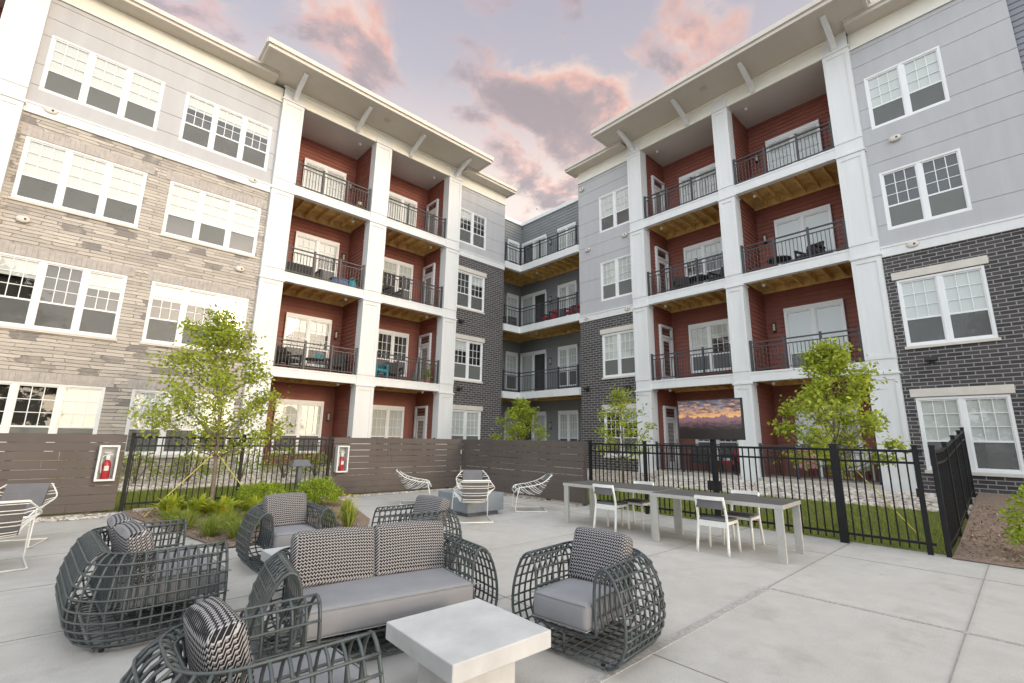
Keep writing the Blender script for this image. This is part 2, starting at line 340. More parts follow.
# ------------------------------------------------------------------ mesh helpers
ORG = {}
class MB:
    def __init__(s): s.v = []; s.f = []
    def quad(s, *p):
        k = len(s.v); s.v += [tuple(q) for q in p]; s.f.append(tuple(range(k, k + len(p))))
    def box(s, x0, x1, y0, y1, z0, z1, T=None):
        k = len(s.v)
        P = [(x, y, z) for z in (z0, z1) for y in (y0, y1) for x in (x0, x1)]
        s.v += [tuple(T(*p)) for p in P] if T else P
        for f in ((0, 2, 3, 1), (4, 5, 7, 6), (0, 1, 5, 4), (2, 6, 7, 3), (0, 4, 6, 2), (1, 3, 7, 5)): s.f.append(tuple(k + i for i in f))
    def prism(s, poly, y0, y1, T=None):       # poly in (x,z), extruded along y
        k = len(s.v); n = len(poly)
        P = [(x, y0, z) for x, z in poly] + [(x, y1, z) for x, z in poly]
        s.v += [tuple(T(*p)) for p in P] if T else P
        s.f.append(tuple(k + i for i in range(n))); s.f.append(tuple(k + n + i for i in reversed(range(n))))
        for i in range(n):
            j = (i + 1) % n; s.f.append((k + j, k + i, k + n + i, k + n + j))
    def tube(s, pts, r, n=6, closed=False, r1=None):
        pts = [Vector(p) for p in pts]; N = len(pts)
        if N < 2: return
        k = len(s.v); prev = None
        for i, p in enumerate(pts):
            a = pts[(i - 1) % N] if (closed or i) else p; b = pts[(i + 1) % N] if (closed or i < N - 1) else p
            d = (b - a).normalized() if (b - a).length > 1e-9 else Vector((0, 0, 1))
            if prev is None:
                ref = Vector((0, 0, 1)) if abs(d.z) < .9 else Vector((1, 0, 0)); u = d.cross(ref).normalized()
            else:
                u = (prev - d * prev.dot(d))
                u = u.normalized() if u.length > 1e-6 else d.cross(Vector((1, .3, .2))).normalized()
            prev = u; w_ = d.cross(u)
            rr = r if r1 is None else r + (r1 - r) * i / (N - 1)
            for q in range(n):
                a_ = 2 * math.pi * q / n; s.v.append(tuple(p + u * (rr * math.cos(a_)) + w_ * (rr * math.sin(a_))))
        for i in range(N if closed else N - 1):
            A = k + i * n; B_ = k + ((i + 1) % N) * n
            for q in range(n): s.f.append((A + q, A + (q + 1) % n, B_ + (q + 1) % n, B_ + q))
        if not closed:
            s.f.append(tuple(k + q for q in reversed(range(n)))); s.f.append(tuple(k + (N - 1) * n + q for q in range(n)))
    def lathe(s, prof, n=16, c=(0, 0, 0)):
        k = len(s.v)
        for r, z in prof:
            for q in range(n):
                a = 2 * math.pi * q / n; s.v.append((c[0] + r * math.cos(a), c[1] + r * math.sin(a), c[2] + z))
        for i in range(len(prof) - 1):
            for q in range(n):
                s.f.append((k + i * n + q, k + i * n + (q + 1) % n, k + (i + 1) * n + (q + 1) % n, k + (i + 1) * n + q))
        s.f.append(tuple(k + q for q in reversed(range(n)))); s.f.append(tuple(k + (len(prof) - 1) * n + q for q in range(n)))
    def xf(s, M):
        s.v = [tuple(M @ Vector(p)) for p in s.v]; return s
    def mesh(s, name, mat, smooth=False, off=None):
        me = bpy.data.meshes.new(name)
        vs = s.v if off is None else [(x - off.x, y - off.y, z - off.z) for x, y, z in s.v]
        me.from_pydata(vs, [], s.f); me.update()
        if smooth: me.polygons.foreach_set('use_smooth', [True] * len(me.polygons))
        me.materials.append(MATS[mat]); return me
    def build(s, name, mat, parent=None, smooth=False, bevel=0., world=False):
        """one mesh object; world=True: vertices are world coordinates, moved under an unrotated parent"""
        off = ORG.get(parent.name) if (world and parent) else None
        o = bpy.data.objects.new(name, s.mesh(name, mat, smooth, off)); C.objects.link(o)
        if parent:
            o.parent = parent
            if world: ORG[o.name] = off
        if bevel:
            b = o.modifiers.new('bevel', 'BEVEL'); b.width = bevel; b.segments = 2; b.limit_method = 'ANGLE'; b.harden_normals = False
        return o
def tag(o, label=None, cat=None, group=None, kind=None):
    if label: o['label'] = label
    if cat: o['category'] = cat
    if group: o['group'] = group
    if kind: o['kind'] = kind
    return o
def thing(name, loc, label, cat, group=None, rz=0.):
    o = bpy.data.objects.new(name, None); C.objects.link(o); o.empty_display_size = .1
    o.location = loc; o.rotation_euler = (0, 0, rz); ORG[o.name] = Vector(loc)
    return tag(o, label, cat, group)
def inst(name, me, parent, loc=(0, 0, 0), rz=0.):
    o = bpy.data.objects.new(name, me); C.objects.link(o); o.parent = parent; o.location = loc; o.rotation_euler = (0, 0, rz); return o
def copy_tree(o, loc=None, rz=None, label=None, parent=None):
    c = o.copy(); C.objects.link(c)
    if parent: c.parent = parent
    if loc is not None: c.location = loc
    if rz is not None: c.rotation_euler = (0, 0, rz)
    if label: c['label'] = label
    for ch in list(o.children): copy_tree(ch, parent=c)
    return c
def face(fx, fy): return math.atan2(fx, -fy)      # rotation that turns local -Y to (fx,fy)
def structure(name, mb, mat, **k): return tag(mb.build(name, mat, **k), kind='structure')
def rounded(name, mat, parent, cx, cy, cz, sx, sy, sz, rad, crown=0., lv=1, loc=None, rot=None):
    """soft cushion: bevelled box, faces puffed a little"""
    bm = bmesh.new(); bmesh.ops.create_cube(bm, size=1)
    bmesh.ops.scale(bm, vec=(sx, sy, sz), verts=bm.verts)
    bmesh.ops.bevel(bm, geom=list(bm.edges), offset=rad, segments=4, profile=.5, affect='EDGES')
    cuts = [e for e in bm.edges if e.calc_length() > max(.12, rad * 1.2)]
    bmesh.ops.subdivide_edges(bm, edges=cuts, cuts=5, use_grid_fill=True)
    for v in bm.verts:
        u, w_, q = v.co.x / (sx / 2), v.co.y / (sy / 2), v.co.z / (sz / 2)
        v.co.z += crown * (1 - u * u) * (1 - w_ * w_) * (1 if q > 0 else -.3) * abs(q)
        v.co.y += crown * .8 * (1 - u * u) * (1 - q * q) * w_
        v.co += Vector((cx, cy, cz))
    me = bpy.data.meshes.new(name); bm.to_mesh(me); bm.free()
    me.polygons.foreach_set('use_smooth', [True] * len(me.polygons)); me.materials.append(MATS[mat])
    o = bpy.data.objects.new(name, me); C.objects.link(o)
    if parent: o.parent = parent
    if loc is not None: o.location = loc
    if rot is not None: o.rotation_euler = rot
    return o
def catmull(pts, n=4, closed=False):
    P = [Vector(p) for p in pts]; N = len(P); out = []
    for i in range(N if closed else N - 1):
        g = lambda j: P[j % N] if closed else P[max(0, min(N - 1, j))]
        a, b, c, d = g(i - 1), g(i), g(i + 1), g(i + 2)
        for k in range(n):
            q = k / n
            out.append(.5 * ((2 * b) + (c - a) * q + (2 * a - 5 * b + 4 * c - d) * q * q + (3 * b - a - 3 * c + d) * q ** 3))
    if not closed: out.append(P[-1])
    return out

# ------------------------------------------------------------------ ground
XR, YL = 15.67, 16.57
FR, FL = 9.38, 12.45             # fence lines beyond the patio
g = MB(); g.quad((-400, -400, -.35), (400, -400, -.35), (400, 400, -.35), (-400, 400, -.35)); structure('ground', g, 'stucco_far')
def sheet(name, mat, pts): m_ = MB(); m_.quad(*pts); return structure(name, m_, mat)
sheet('patio', 'patio', [(-14, -14, 0), (FR + .15, -14, 0), (FR + .15, FL + .15, 0), (-14, FL + .15, 0)])
def strip(name, mat, rows):       # rows of (left point, right point)
    m_ = MB()
    for (a, b), (c, d) in zip(rows, rows[1:]): m_.quad(a, b, d, c)
    return structure(name, m_, mat)
ya, yb = .9, 16.6
strip('lawn', 'lawn', [((FR + .12, ya, -.01), (FR + .12, yb, -.01)), ((10.6, ya, .03), (10.6, yb, .03)), ((13.2, ya, .22), (13.2, yb, .22))])
strip('gravel_bed', 'gravel', [((13.2, ya, .22), (13.2, yb, .22)), ((14.2, ya, .33), (14.2, yb, .33)), ((15.9, ya, .42), (15.9, yb, .42))])
strip('lawn', 'lawn', [((-14, FL + .12, -.01), (FR + .12, FL + .12, -.01)), ((-14, 13.2, .07), (FR + .12, 13.2, .07)), ((-14, 14.4, .2), (FR + .12, 14.4, .2))])
strip('gravel_bed', 'gravel', [((-14, 14.4, .2), (13.2, 14.4, .2)), ((-14, 16.9, .42), (14.6, 16.9, .42))])
strip('mulch_bed', 'mulch', [((FR - .1, -14, .012), (FR - .1, .95, .012)), ((10.5, -14, .06), (10.5, .95, .06)), ((13.2, -14, .28), (13.2, .95, .28)), ((15.9, -14, .50), (15.9, .95, .50))])
m_ = MB(); m_.quad((-14, 11.75, .004), (.95, 11.75, .004), (.95, 12.5, .004), (-14, 12.5, .004)); structure('gravel_strip', m_, 'gravel')
m_ = MB(); m_.quad((5.0, 12.1, .004), (FR - .1, 12.1, .004), (FR - .1, 12.5, .004), (5.0, 12.5, .004)); m_.quad((9.0, 7.4, .004), (9.3, 7.4, .004), (9.3, 12.1, .004), (9.0, 12.1, .004)); structure('gravel_strip', m_, 'gravel')
m_ = MB()
m_.quad((.95, 12.5, .02), (.95, 11.6, .02), (1.35, 9.6, .02), (1.70, 7.72, .02), (3.3, 7.6, .02), (3.85, 7.75, .02), (4.35, 8.67, .02), (5.0, 11.2, .02), (5.05, 12.5, .02)); structure('mulch_bed', m_, 'mulch')
m_ = MB()
for a, b in (((1.05, 12.2), (5.0, 12.2)),): m_.box(a[0], b[0], a[1] - .06, a[1] + .06, 0, .07)
structure('bed_kerb', m_, 'ledge')
# control joints of the patio: sawn lines and strips of exposed aggregate
m_ = MB()
m_.box(5.83, FR + .1, 2.144, 2.156, -.004, .003)
for y in (-4.2, -2.6, -1.0, .58, 3.75, 5.4, 7.05, 8.7, 10.35): m_.box(-14, FR + .1, y - .0045, y + .0045, -.004, .003)
for x in (-6.2, -3.8, -1.4, 1.0, 3.4, 8.2): m_.box(x - .0045, x + .0045, -14, 12.2, -.004, .0034)
structure('patio_joint', m_, 'joint')
m_ = MB(); m_.box(-14, 5.83, 2.11, 2.19, -.004, .0042); m_.box(5.785, 5.83, -14, 2.11, -.004, .0042); structure('aggregate_strip', m_, 'aggregate')

# ------------------------------------------------------------------ the apartment building
BO = Vector((15.67, 16.57, 0))
B = thing('apartment_building', BO, 'four-storey apartment building with stone, brick and grey siding round the courtyard', 'building')
class Wing:
    def __init__(s, kind): s.kind = kind; s.rz = 0. if kind == 'L' else -math.pi / 2
    def __call__(s, a, d, z): return (a, YL + d, z) if s.kind == 'L' else (XR + d, -a, z)
LW, RW = Wing('L'), Wing('R')
class YW(Wing):      # any wall line: kind L at y0, or kind R at x0
    def __init__(s, kind, at): s.kind = kind; s.at = at; s.rz = 0. if kind == 'L' else -math.pi / 2
    def __call__(s, a, d, z): return (a, s.at + d, z) if s.kind == 'L' else (s.at + d, -a, z)
def part(mb, name, mat, parent=None, **k): return mb.build(name, mat, parent or B, world=True, **k)

def holewall(W, a0, a1, z0, z1, holes, name, mat, d=0., reveal=.12, joints=()):
    mb = MB()
    cs = sorted({a0, a1} | {h[0] for h in holes} | {h[1] for h in holes})
    zc = {z0, z1} | {h[2] for h in holes} | {h[3] for h in holes}
    for j in joints:
        if z0 + .02 < j < z1 - .02: zc |= {j - .007, j + .007}
    zc = sorted(zc)
    for i in range(len(cs) - 1):
        for k in range(len(zc) - 1):
            ca, cz = (cs[i] + cs[i + 1]) / 2, (zc[k] + zc[k + 1]) / 2
            if any(h[0] < ca < h[1] and h[2] < cz < h[3] for h in holes): continue
            dd = d + (.018 if any(abs(cz - j) < .006 for j in joints) else 0)
            A = (cs[i], cs[i + 1], zc[k], zc[k + 1])
            mb.quad(W(A[0], dd, A[2]), W(A[1], dd, A[2]), W(A[1], dd, A[3]), W(A[0], dd, A[3]))
    for j in joints:        # edges of the grooves
        if z0 + .02 < j < z1 - .02:
            for ca, cb in zip(cs, cs[1:]):
                if any(h[0] < (ca + cb) / 2 < h[1] and h[2] < j < h[3] for h in holes): continue
                for q in (-.007, .007): mb.quad(W(ca, d, j + q), W(cb, d, j + q), W(cb, d + .018, j + q), W(ca, d + .018, j + q))
    for h in holes:
        x0, x1, y0, y1 = h; e = d + reveal
        mb.quad(W(x0, d, y0), W(x0, e, y0), W(x0, e, y1), W(x0, d, y1)); mb.quad(W(x1, d, y0), W(x1, d, y1), W(x1, e, y1), W(x1, e, y0))
        mb.quad(W(x0, d, y1), W(x0, e, y1), W(x1, e, y1), W(x1, d, y1)); mb.quad(W(x0, d, y0), W(x1, d, y0), W(x1, e, y0), W(x0, e, y0))
    return part(mb, name, mat)
def lapwall(W, a0, a1, z0, z1, name, mat, d=0., exp=.15):
    mb = MB(); z = z0
    while z < z1 - .001:
        e = min(z1, z + exp)
        mb.quad(W(a0, d - .026, z), W(a1, d - .026, z), W(a1, d - .002, e), W(a0, d - .002, e))
        mb.quad(W(a0, d - .002, z), W(a1, d - .002, z), W(a1, d - .026, z), W(a0, d - .026, z))
        z = e
    return part(mb, name, mat)

WCACHE = {}
def window(W, a0, z0, wd, ht, n, d=0., blind='b', thin=False, head=False, sill=False, grid=True, low=.40, reflect=False):
    """n double-hung units; blind: one letter per unit  b upper drawn, f fully drawn, o half-open slats, d none"""
    blind = (blind * n)[:n]
    key = (round(wd, 2), round(ht, 2), n, grid, low, head, blind.replace('x', 'X') if 'x' in blind else '')
    fr_, mu = .055, .10
    uw = (wd - 2 * fr_ - (n - 1) * mu) / n
    us = [fr_ + i * (uw + mu) for i in range(n)]
    zs = ht * low
    if key not in WCACHE:
        mb = MB()
        for x0, x1, q0, q1 in ((0, fr_, 0, ht), (wd - fr_, wd, 0, ht), (fr_, wd - fr_, 0, fr_), (fr_, wd - fr_, ht - fr_, ht)): mb.box(x0, x1, -.025, .07, q0, q1)
        for u in us[1:]: mb.box(u - mu, u, -.02, .07, fr_, ht - fr_)
        for u in us:
            st = .032
            for x0, x1, q0, q1 in ((u, u + st, fr_, ht - fr_), (u + uw - st, u + uw, fr_, ht - fr_), (u + st, u + uw - st, fr_, fr_ + .04), (u + st, u + uw - st, ht - fr_ - .035, ht - fr_), (u + st, u + uw - st, zs - .025, zs + .02)): mb.box(x0, x1, .004, .055, q0, q1)
            if grid:
                gx0, gx1, gz0, gz1 = u + st, u + uw - st, zs + .02, ht - fr_ - .035
                for i in (1, 2):
                    x = gx0 + (gx1 - gx0) * i / 3; mb.box(x - .009, x + .009, .016, .030, gz0, gz1)
                    q = gz0 + (gz1 - gz0) * i / 3; mb.box(gx0, gx1, .0165, .0295, q - .009, q + .009)
        if head: mb.box(0, wd, -.03, .02, ht + .002, ht + .10)
        gmb = MB(); smb = MB()
        for u in us:
            gmb.quad((u + .03, .034, fr_ + .03), (u + uw - .03, .034, fr_ + .03), (u + uw - .03, .034, ht - fr_ - .03), (u + .03, .034, ht - fr_ - .03))
            if blind[us.index(u)] != 'x': smb.quad((u + .03, .012, fr_ + .035), (u + uw - .03, .012, fr_ + .035), (u + uw - .03, .012, zs - .02), (u + .03, .012, zs - .02))
        WCACHE[key] = (mb.mesh('window', 'window_vinyl'), gmb.mesh('pane', 'glass'), smb.mesh('insect_screen', 'screen_mesh'))
    me = WCACHE[key]
    p = Vector(W(a0, d, z0)) - BO
    o = inst('window', me[0], B, p, W.rz)
    inst('pane', me[1], o)
    if low > .2 and any(c in 'bfodp' for c in blind): inst('insect_screen', me[2], o)
    for ch, nm, mt in (('b', 'blind', 'blind'), ('o', 'blind', 'blind_open'), ('p', 'blind', 'blind')):
        bk = (key, blind, ch)
        if bk not in WCACHE:
            q = MB()
            for u, c in zip(us, blind):
                if c == ch or (ch == 'b' and c in 'fx'):
                    lo = fr_ + .03 if c == 'f' else (zs + (ht - zs) * .52 if c == 'p' else zs - .01)
                    q.quad((u + .02, .047, lo), (u + uw - .02, .047, lo), (u + uw - .02, .047, ht - fr_ - .02), (u + .02, .047, ht - fr_ - .02))
            WCACHE[bk] = q.mesh('blind', mt) if q.f else None
        if WCACHE[bk]: inst(nm, WCACHE[bk], o)
    ik = (key, 'i', thin)
    if ik not in WCACHE:
        q = MB(); dd = .085 if thin else .30
        q.quad((.02, dd, .02), (wd - .02, dd, .02), (wd - .02, dd, ht - .02), (.02, dd, ht - .02))
        if not thin:
            for x in (.05, wd - .05): q.quad((x, .07, .03), (x, dd, .03), (x, dd, ht - .03), (x, .07, ht - .03))
            for z in (.04, ht - .04): q.quad((.03, .07, z), (wd - .03, .07, z), (wd - .03, dd, z), (.03, dd, z))
        WCACHE[ik] = q.mesh('dark_room', 'interior')
    inst('dark_room', WCACHE[ik], o)
    return o
DCACHE = {}
def glazed_door(W, a0, z0, wd, ht, d, parent=None, transom=True):
    key = (wd, ht, transom)
    if key not in DCACHE:
        mb = MB(); c_ = .09; tz = ht - .42 if transom else ht - c_
        for x0, x1, q0, q1 in ((0, c_, 0, ht), (wd - c_, wd, 0, ht), (c_, wd - c_, ht - c_, ht)): mb.box(x0, x1, -.03, .06, q0, q1)
        if transom: mb.box(c_, wd - c_, -.03, .06, tz - .08, tz)
        dm = MB(); t0 = tz - .085 if transom else ht - c_ - .005
        x0, x1 = c_ + .005, wd - c_ - .005
        for p0, p1, q0, q1 in ((x0, x0 + .13, .01, t0), (x1 - .13, x1, .01, t0), (x0 + .13, x1 - .13, .01, .28), (x0 + .13, x1 - .13, t0 - .14, t0)): dm.box(p0, p1, .0, .045, q0, q1)
        gm = MB(); gm.quad((x0 + .12, .02, .26), (x1 - .12, .02, .26), (x1 - .12, .02, t0 - .12), (x0 + .12, .02, t0 - .12))
        if transom: gm.quad((c_, .02, tz), (wd - c_, .02, tz), (wd - c_, .02, ht - c_), (c_, .02, ht - c_))
        im = MB(); im.quad((.02, .056, .02), (wd - .02, .056, .02), (wd - .02, .056, ht - .02), (.02, .056, ht - .02))
        bl = MB(); bl.quad((x0 + .11, .05, .25), (x1 - .11, .05, .25), (x1 - .11, .05, t0 - .11), (x0 + .11, .05, t0 - .11))
        hm = MB(); hm.box(x1 - .10, x1 - .06, -.05, .0, .98, 1.12)
        DCACHE[key] = [mb.mesh('balcony_door', 'white_trim'), dm.mesh('door_leaf', 'white_trim'), gm.mesh('pane', 'glass'), im.mesh('dark_room', 'interior'), bl.mesh('curtain', 'curtain'), hm.mesh('handle', 'steel')]
    me = DCACHE[key]
    o = inst('balcony_door', me[0], B, Vector(W(a0, d, z0)) - BO, W.rz)
    for q, nm in ((1, 'door_leaf'), (2, 'pane'), (3, 'dark_room'), (5, 'handle')): inst(nm, me[q], o)
    if rnd.random() < .6: inst('curtain', me[4], o)
    return o

RM = {}
def railing(p0, p1, z0, posts, ht=.97, parent=None):
    p0, p1 = Vector((p0[0], p0[1], z0)), Vector((p1[0], p1[1], z0)); L = (p1 - p0).length
    key = (round(L, 2), tuple(posts), ht)
    if key not in RM:
        mb = MB()
        for q0, q1, hw in ((ht - .045, ht - .005, .024), (ht - .185, ht - .155, .014), (.07, .10, .014)): mb.box(0, L, -hw, hw, q0, q1)
        x = .055
        while x < L - .03:
            mb.box(x - .008, x + .008, -.008, .008, .10, ht - .185); x += .108
        pm = MB(); pm.box(-.03, .03, -.03, .03, 0, ht + .035); pm.box(-.036, .036, -.036, .036, ht + .036, ht + .05)
        RM[key] = (mb.mesh('railing', 'rail_metal'), pm.mesh('post', 'rail_metal'))
    me = RM[key]
    rz = math.atan2(p1.y - p0.y, p1.x - p0.x)
    o = inst('railing', me[0], B, p0 - BO, rz)
    for f in posts: inst('post', me[1], o, (max(.03, min(L - .03, f * L)), 0, 0))
    return o

ROWS = [(.95, 2.74), (4.08, 5.90), (7.37, 9.12), (10.52, 12.25)]
FLOORS = [(None, .52), (3.45, 3.77), (6.74, 7.07), (9.99, 10.33)]
TOP, SOF = 13.49, 14.03
JO = [13.22, 12.72, 12.15, 11.25, 10.62, 10.05, 9.45, 8.45, 7.55]
DEEP = 1.74

def pilaster(W, a0, a1):
    mb = MB(); d0, d1 = -.10, .32
    mb.box(a0, a1, d0, d1, .42, SOF - .02, W)
    for zb, zt in ((.52, 3.38), (3.80, 6.67), (7.10, 9.92), (10.36, 13.44)):
        # corner boards of each storey, leaving a shallow sunk panel
        w_ = .10
        for x0, x1 in ((a0 - .004, a0 + w_), (a1 - w_, a1 + .004)): mb.box(x0, x1, d0 - .022, d1 + .004, zb, zt, W)
        mb.box(a0 + w_, a1 - w_, d0 - .0215, d0 + .01, zt - .14, zt, W); mb.box(a0 + w_, a1 - w_, d0 - .0215, d0 + .01, zb, zb + .12, W)
        mb.box(a0 - .035, a1 + .035, d0 - .055, d1 + .02, zt + .002, zt + .06, W)      # cap moulding
    mb.box(a0 - .012, a1 + .012, d0 - .03, d1 + .012, .40, .62, W)
    return part(mb, 'pilaster', 'white_trim')
def wall_light(W, a, z, d=0., mat='gutter'):
    mb = MB(); mb.lathe([(.0, -.03), (.085, -.03), (.095, -.005), (.085, .02), (.06, .045), (.0, .05)], 14)
    mb.xf(Matrix.Rotation(math.pi / 2, 4, 'X')); mb.xf(Matrix.Scale(1.5, 4, (1, 0, 0))); mb.xf(Matrix.Scale(.6, 4, (0, 1, 0)))
    o = mb.build('wall_light', mat, B, smooth=True); o.location = Vector(W(a, d - .02, z)) - BO; o.rotation_euler = (0, 0, W.rz)
    k = MB(); k.lathe([(0, -.02), (.022, -.02), (.022, .02), (0, .02)], 8, (.04, -.032, 0)); k.xf(Matrix.Identity(4)); k.build('lens', 'plastic_black', o)
    return o
def flood_light(W, a, z, d=0.):
    mb = MB(); mb.box(-.05, .05, -.06, 0, -.06, .06)
    mb.prism([(-.12, .0), (-.13, .10), (.13, .10), (.12, .0)], -.17, -.061)
    o = mb.build('flood_light', 'plastic_black', B, bevel=.01); o.location = Vector(W(a, d, z)) - BO; o.rotation_euler = (0, 0, W.rz); return o
def sconce(W, a, z, d):
    mb = MB(); mb.box(-.045, .045, -.02, 0, -.15, .15); mb.box(-.055, .055, -.13, -.02, .13, .16); mb.box(-.05, .05, -.12, -.02, -.15, -.12)
    for x in (-.05, .04): mb.box(x, x + .01, -.12, -.11, -.12, .13)
    o = mb.build('sconce', 'plastic_black', B); o.location = Vector(W(a, d, z)) - BO; o.rotation_euler = (0, 0, W.rz)
    l_ = MB(); l_.box(-.036, .036, -.10, -.025, -.115, .125); l_.build('lamp_glass', 'pot_light', o)
def camera_dome(p):
    mb = MB(); mb.lathe([(0, .05), (.055, .05), (.06, .03), (.055, -.01), (.035, -.04), (0, -.05)], 12)
    o = mb.build('ceiling_light', 'plastic_white', B, smooth=True); o.location = Vector(p) - BO

def joists(W, a0, a1, d0, d1, zb, parent=None):
    mb = MB(); mb.box(a0, a1, d0, d1, zb + .24, zb + .27, W)
    mb.box(a0, a1, d0, d0 + .05, zb + .012, zb + .239, W); mb.box(a0, a1, d1 - .05, d1, zb + .012, zb + .239, W)
    n = max(2, round((a1 - a0) / .46))
    for i in range(n + 1):
        x = a0 + .02 + (a1 - a0 - .08) * i / n; mb.box(x, x + .045, d0 + .051, d1 - .051, zb + .05, zb + .239, W)
    return part(mb, 'joists', 'pine', parent)

def bay_group(W, pil, bays, doorside):
    """pilasters, recessed red bays, balconies"""
    for a0, a1 in pil: pilaster(W, a0, a1)
    for bi, (a0, a1) in enumerate(bays):
        lapwall(W, a0 - .05, a1 + .05, .5, TOP, 'red_wall', 'red_lap', DEEP, .155)
        S0 = YW('R', W(a0, 0, 0)[0]) if W.kind == 'L' else YW('L', W(a0, 0, 0)[1])
        for side in (0, 1):            # side walls of the recess, as lapped sheets
            a = (a0, a1)[side]; mb = MB(); z = .5
            s_ = .024 if side == 0 else -.024; h = .002 if side == 0 else -.002
            while z < TOP - .001:
                e = min(TOP, z + .155)
                mb.quad(W(a + s_, .32, z), W(a + s_, DEEP, z), W(a + h, DEEP, e), W(a + h, .32, e))
                mb.quad(W(a + h, .32, z), W(a + h, DEEP, z), W(a + s_, DEEP, z), W(a + s_, .32, z)); z = e
            part(mb, 'red_wall', 'red_lap')
        mb = MB(); mb.box(a0 - .02, a1 + .02, .0, DEEP + .02, TOP, TOP + .08, W); part(mb, 'ceiling', 'ceiling')
        mb = MB(); mb.box(a0 - .02, a1 + .02, -.16, DEEP, .36, .52, W); part(mb, 'porch_floor', 'ledge', bevel=.01)
        for lv, (zb, zt) in enumerate(FLOORS):
            if zb:
                mb = MB(); mb.box(a0 - .002, a1 + .002, -.07, .12, zb, zt, W); mb.box(a0 - .003, a1 + .003, -.085, -.0705, zt - .06, zt - .004, W)
                o = part(mb, 'balcony', 'white_trim')
                joists(W, a0 + .003, a1 - .003, .121, DEEP - .02, zb, o)
                fl = MB(); fl.box(a0 + .003, a1 - .003, .121, DEEP - .02, zt - .05, zt - .004, W); part(fl, 'deck', 'deck_floor', o)
                P = (0, .34, .67, 1) if (a1 - a0) > 2.5 else (0, 1)
                railing(W(a0 + .02, .01, 0)[:2], W(a1 - .02, .01, 0)[:2], zt, P)
            else:
                railing(W(a0 + .02, .05, 0)[:2], W(a1 - .02, .05, 0)[:2], zt, (0, .34, .67, 1))
            camera_dome(W(a0 + (.45 if doorside == 0 else a1 - a0 - .45), .5, (FLOORS[lv + 1][0] - .03) if lv < 3 else TOP - .05))
LP = [(-6.75, -6.0), (-3.05, -2.30), (3.70, 4.42), (7.32, 8.02), (10.97, 11.67)]
LB = [(4.42, 7.32), (8.02, 10.97)]
RP = [(-9.91, -9.28), (-6.24, -5.70), (-2.70, -2.03)]
RB = [(-9.28, -6.24), (-5.70, -2.70)]
bay_group(LW, LP, [(-6.0, -3.05)] + LB, 1)
bay_group(RW, RP, RB, 0)
LEND, REND = 14.57, -12.72

# plain walls with windows -------------------------------------------------
def facade(W, a0, a1, wins, split, wallmat, name, tri=2, blinds=None, last=None, d=.05):
    """split: height where masonry ends and panels begin; wins: (a0,width,n)"""
    hol = [(x, x + wd, z0, z1) for x, wd, n in wins for z0, z1 in ROWS]
    lowh = [h for h in hol if h[3] < split]; hih = [h for h in hol if h[2] > split]
    holewall(W, a0, a1, .30, split - .14, lowh, name, wallmat, d)
    holewall(W, a0, a1, split + .14, 13.40, hih, 'siding_wall', 'siding', d, joints=JO)
    mb = MB(); mb.box(a0, a1, d - .055, d + .05, split - .15, split + .15, W); mb.box(a0, a1, d - .075, d - .0555, split + .10, split + .152, W); part(mb, 'band', 'white_trim')
    mb = MB(); mb.box(a0, a1, d - .03, d + .06, 13.38, SOF - .10, W); mb.box(a0, a1, d - .05, d - .0305, 13.36, 13.42, W); part(mb, 'frieze', 'cream_trim')
    mb = MB(); mb.box(a0, a1, d - .02, d + .1, .28, .40, W); part(mb, 'foundation', 'ledge')
    for i, (x, wd, n) in enumerate(wins):
        for r, (z0, z1) in enumerate(ROWS):
            window(W, x, z0, wd, z1 - z0, n, d + .03, (blinds or {}).get((i, r), 'b'))
            if z1 < split:
                mb = MB(); top = MB()
                mb.box(x - .04, x + wd + .04, d - .05, d + .03, z0 - .075, z0 - .003, W); part(mb, 'window_sill', 'lintel', bevel=.006)
                if wallmat == 'stone':
                    k = x - .12
                    while k < x + wd + .10:
                        top.box(k, k + .098, d - .012 - .008 * rnd.random(), d + .03, z1 + .004, z1 + .27, W); k += .104
                    part(top, 'soldier_course', 'soldier')
                else:
                    top.box(x - .09, x + wd + .09, d - .03, d + .03, z1 + .02, z1 + .225, W); part(top, 'lintel', 'lintel', bevel=.006)
BL_L = {(0, 0): 'ddb', (0, 1): 'pdp', (0, 2): 'b', (0, 3): 'b', (1, 0): 'b', (1, 1): 'ppb', (1, 2): 'xbx', (1, 3): 'p'}
facade(LW, -2.30, 3.70, [(-2.13, 2.53, 3), (.965, 2.53, 3)], 9.92, 'stone', 'stone_wall', blinds=BL_L)
facade(LW, 11.67, LEND, [(11.70, 1.66, 2)], 9.98, 'dark_brick', 'brick_wall', blinds={(0, 0): 'b', (0, 1): 'pd', (0, 2): 'dp', (0, 3): 'pd'})
facade(RW, REND, -9.91, [(-11.55, 1.60, 2)], 6.77, 'dark_brick', 'brick_wall', blinds={(0, 0): 'dp', (0, 1): 'b', (0, 2): 'b', (0, 3): 'bx'})
facade(RW, -2.03, 1.20, [(-1.80, 1.68, 2)], 6.77, 'dark_brick', 'brick_wall', blinds={(0, 0): 'b', (0, 1): 'b', (0, 2): 'd', (0, 3): 'b'})
# further right, beyond the panels: darker lap siding over brick
holewall(RW, 1.20, 6.0, .30, 6.60, [], 'brick_wall', 'dark_brick', .08)
mb = MB(); mb.box(1.20, 6, .02, .2, 6.60, 6.92, RW); part(mb, 'band', 'white_trim')
lapwall(RW, 1.20, 6.0, 6.92, 13.9, 'lap_wall', 'siding_dark', .12, .17)
# further left: plain panels
holewall(LW, -14, -6.75, .3, 13.9, [], 'siding_wall', 'siding', .05, joints=JO)

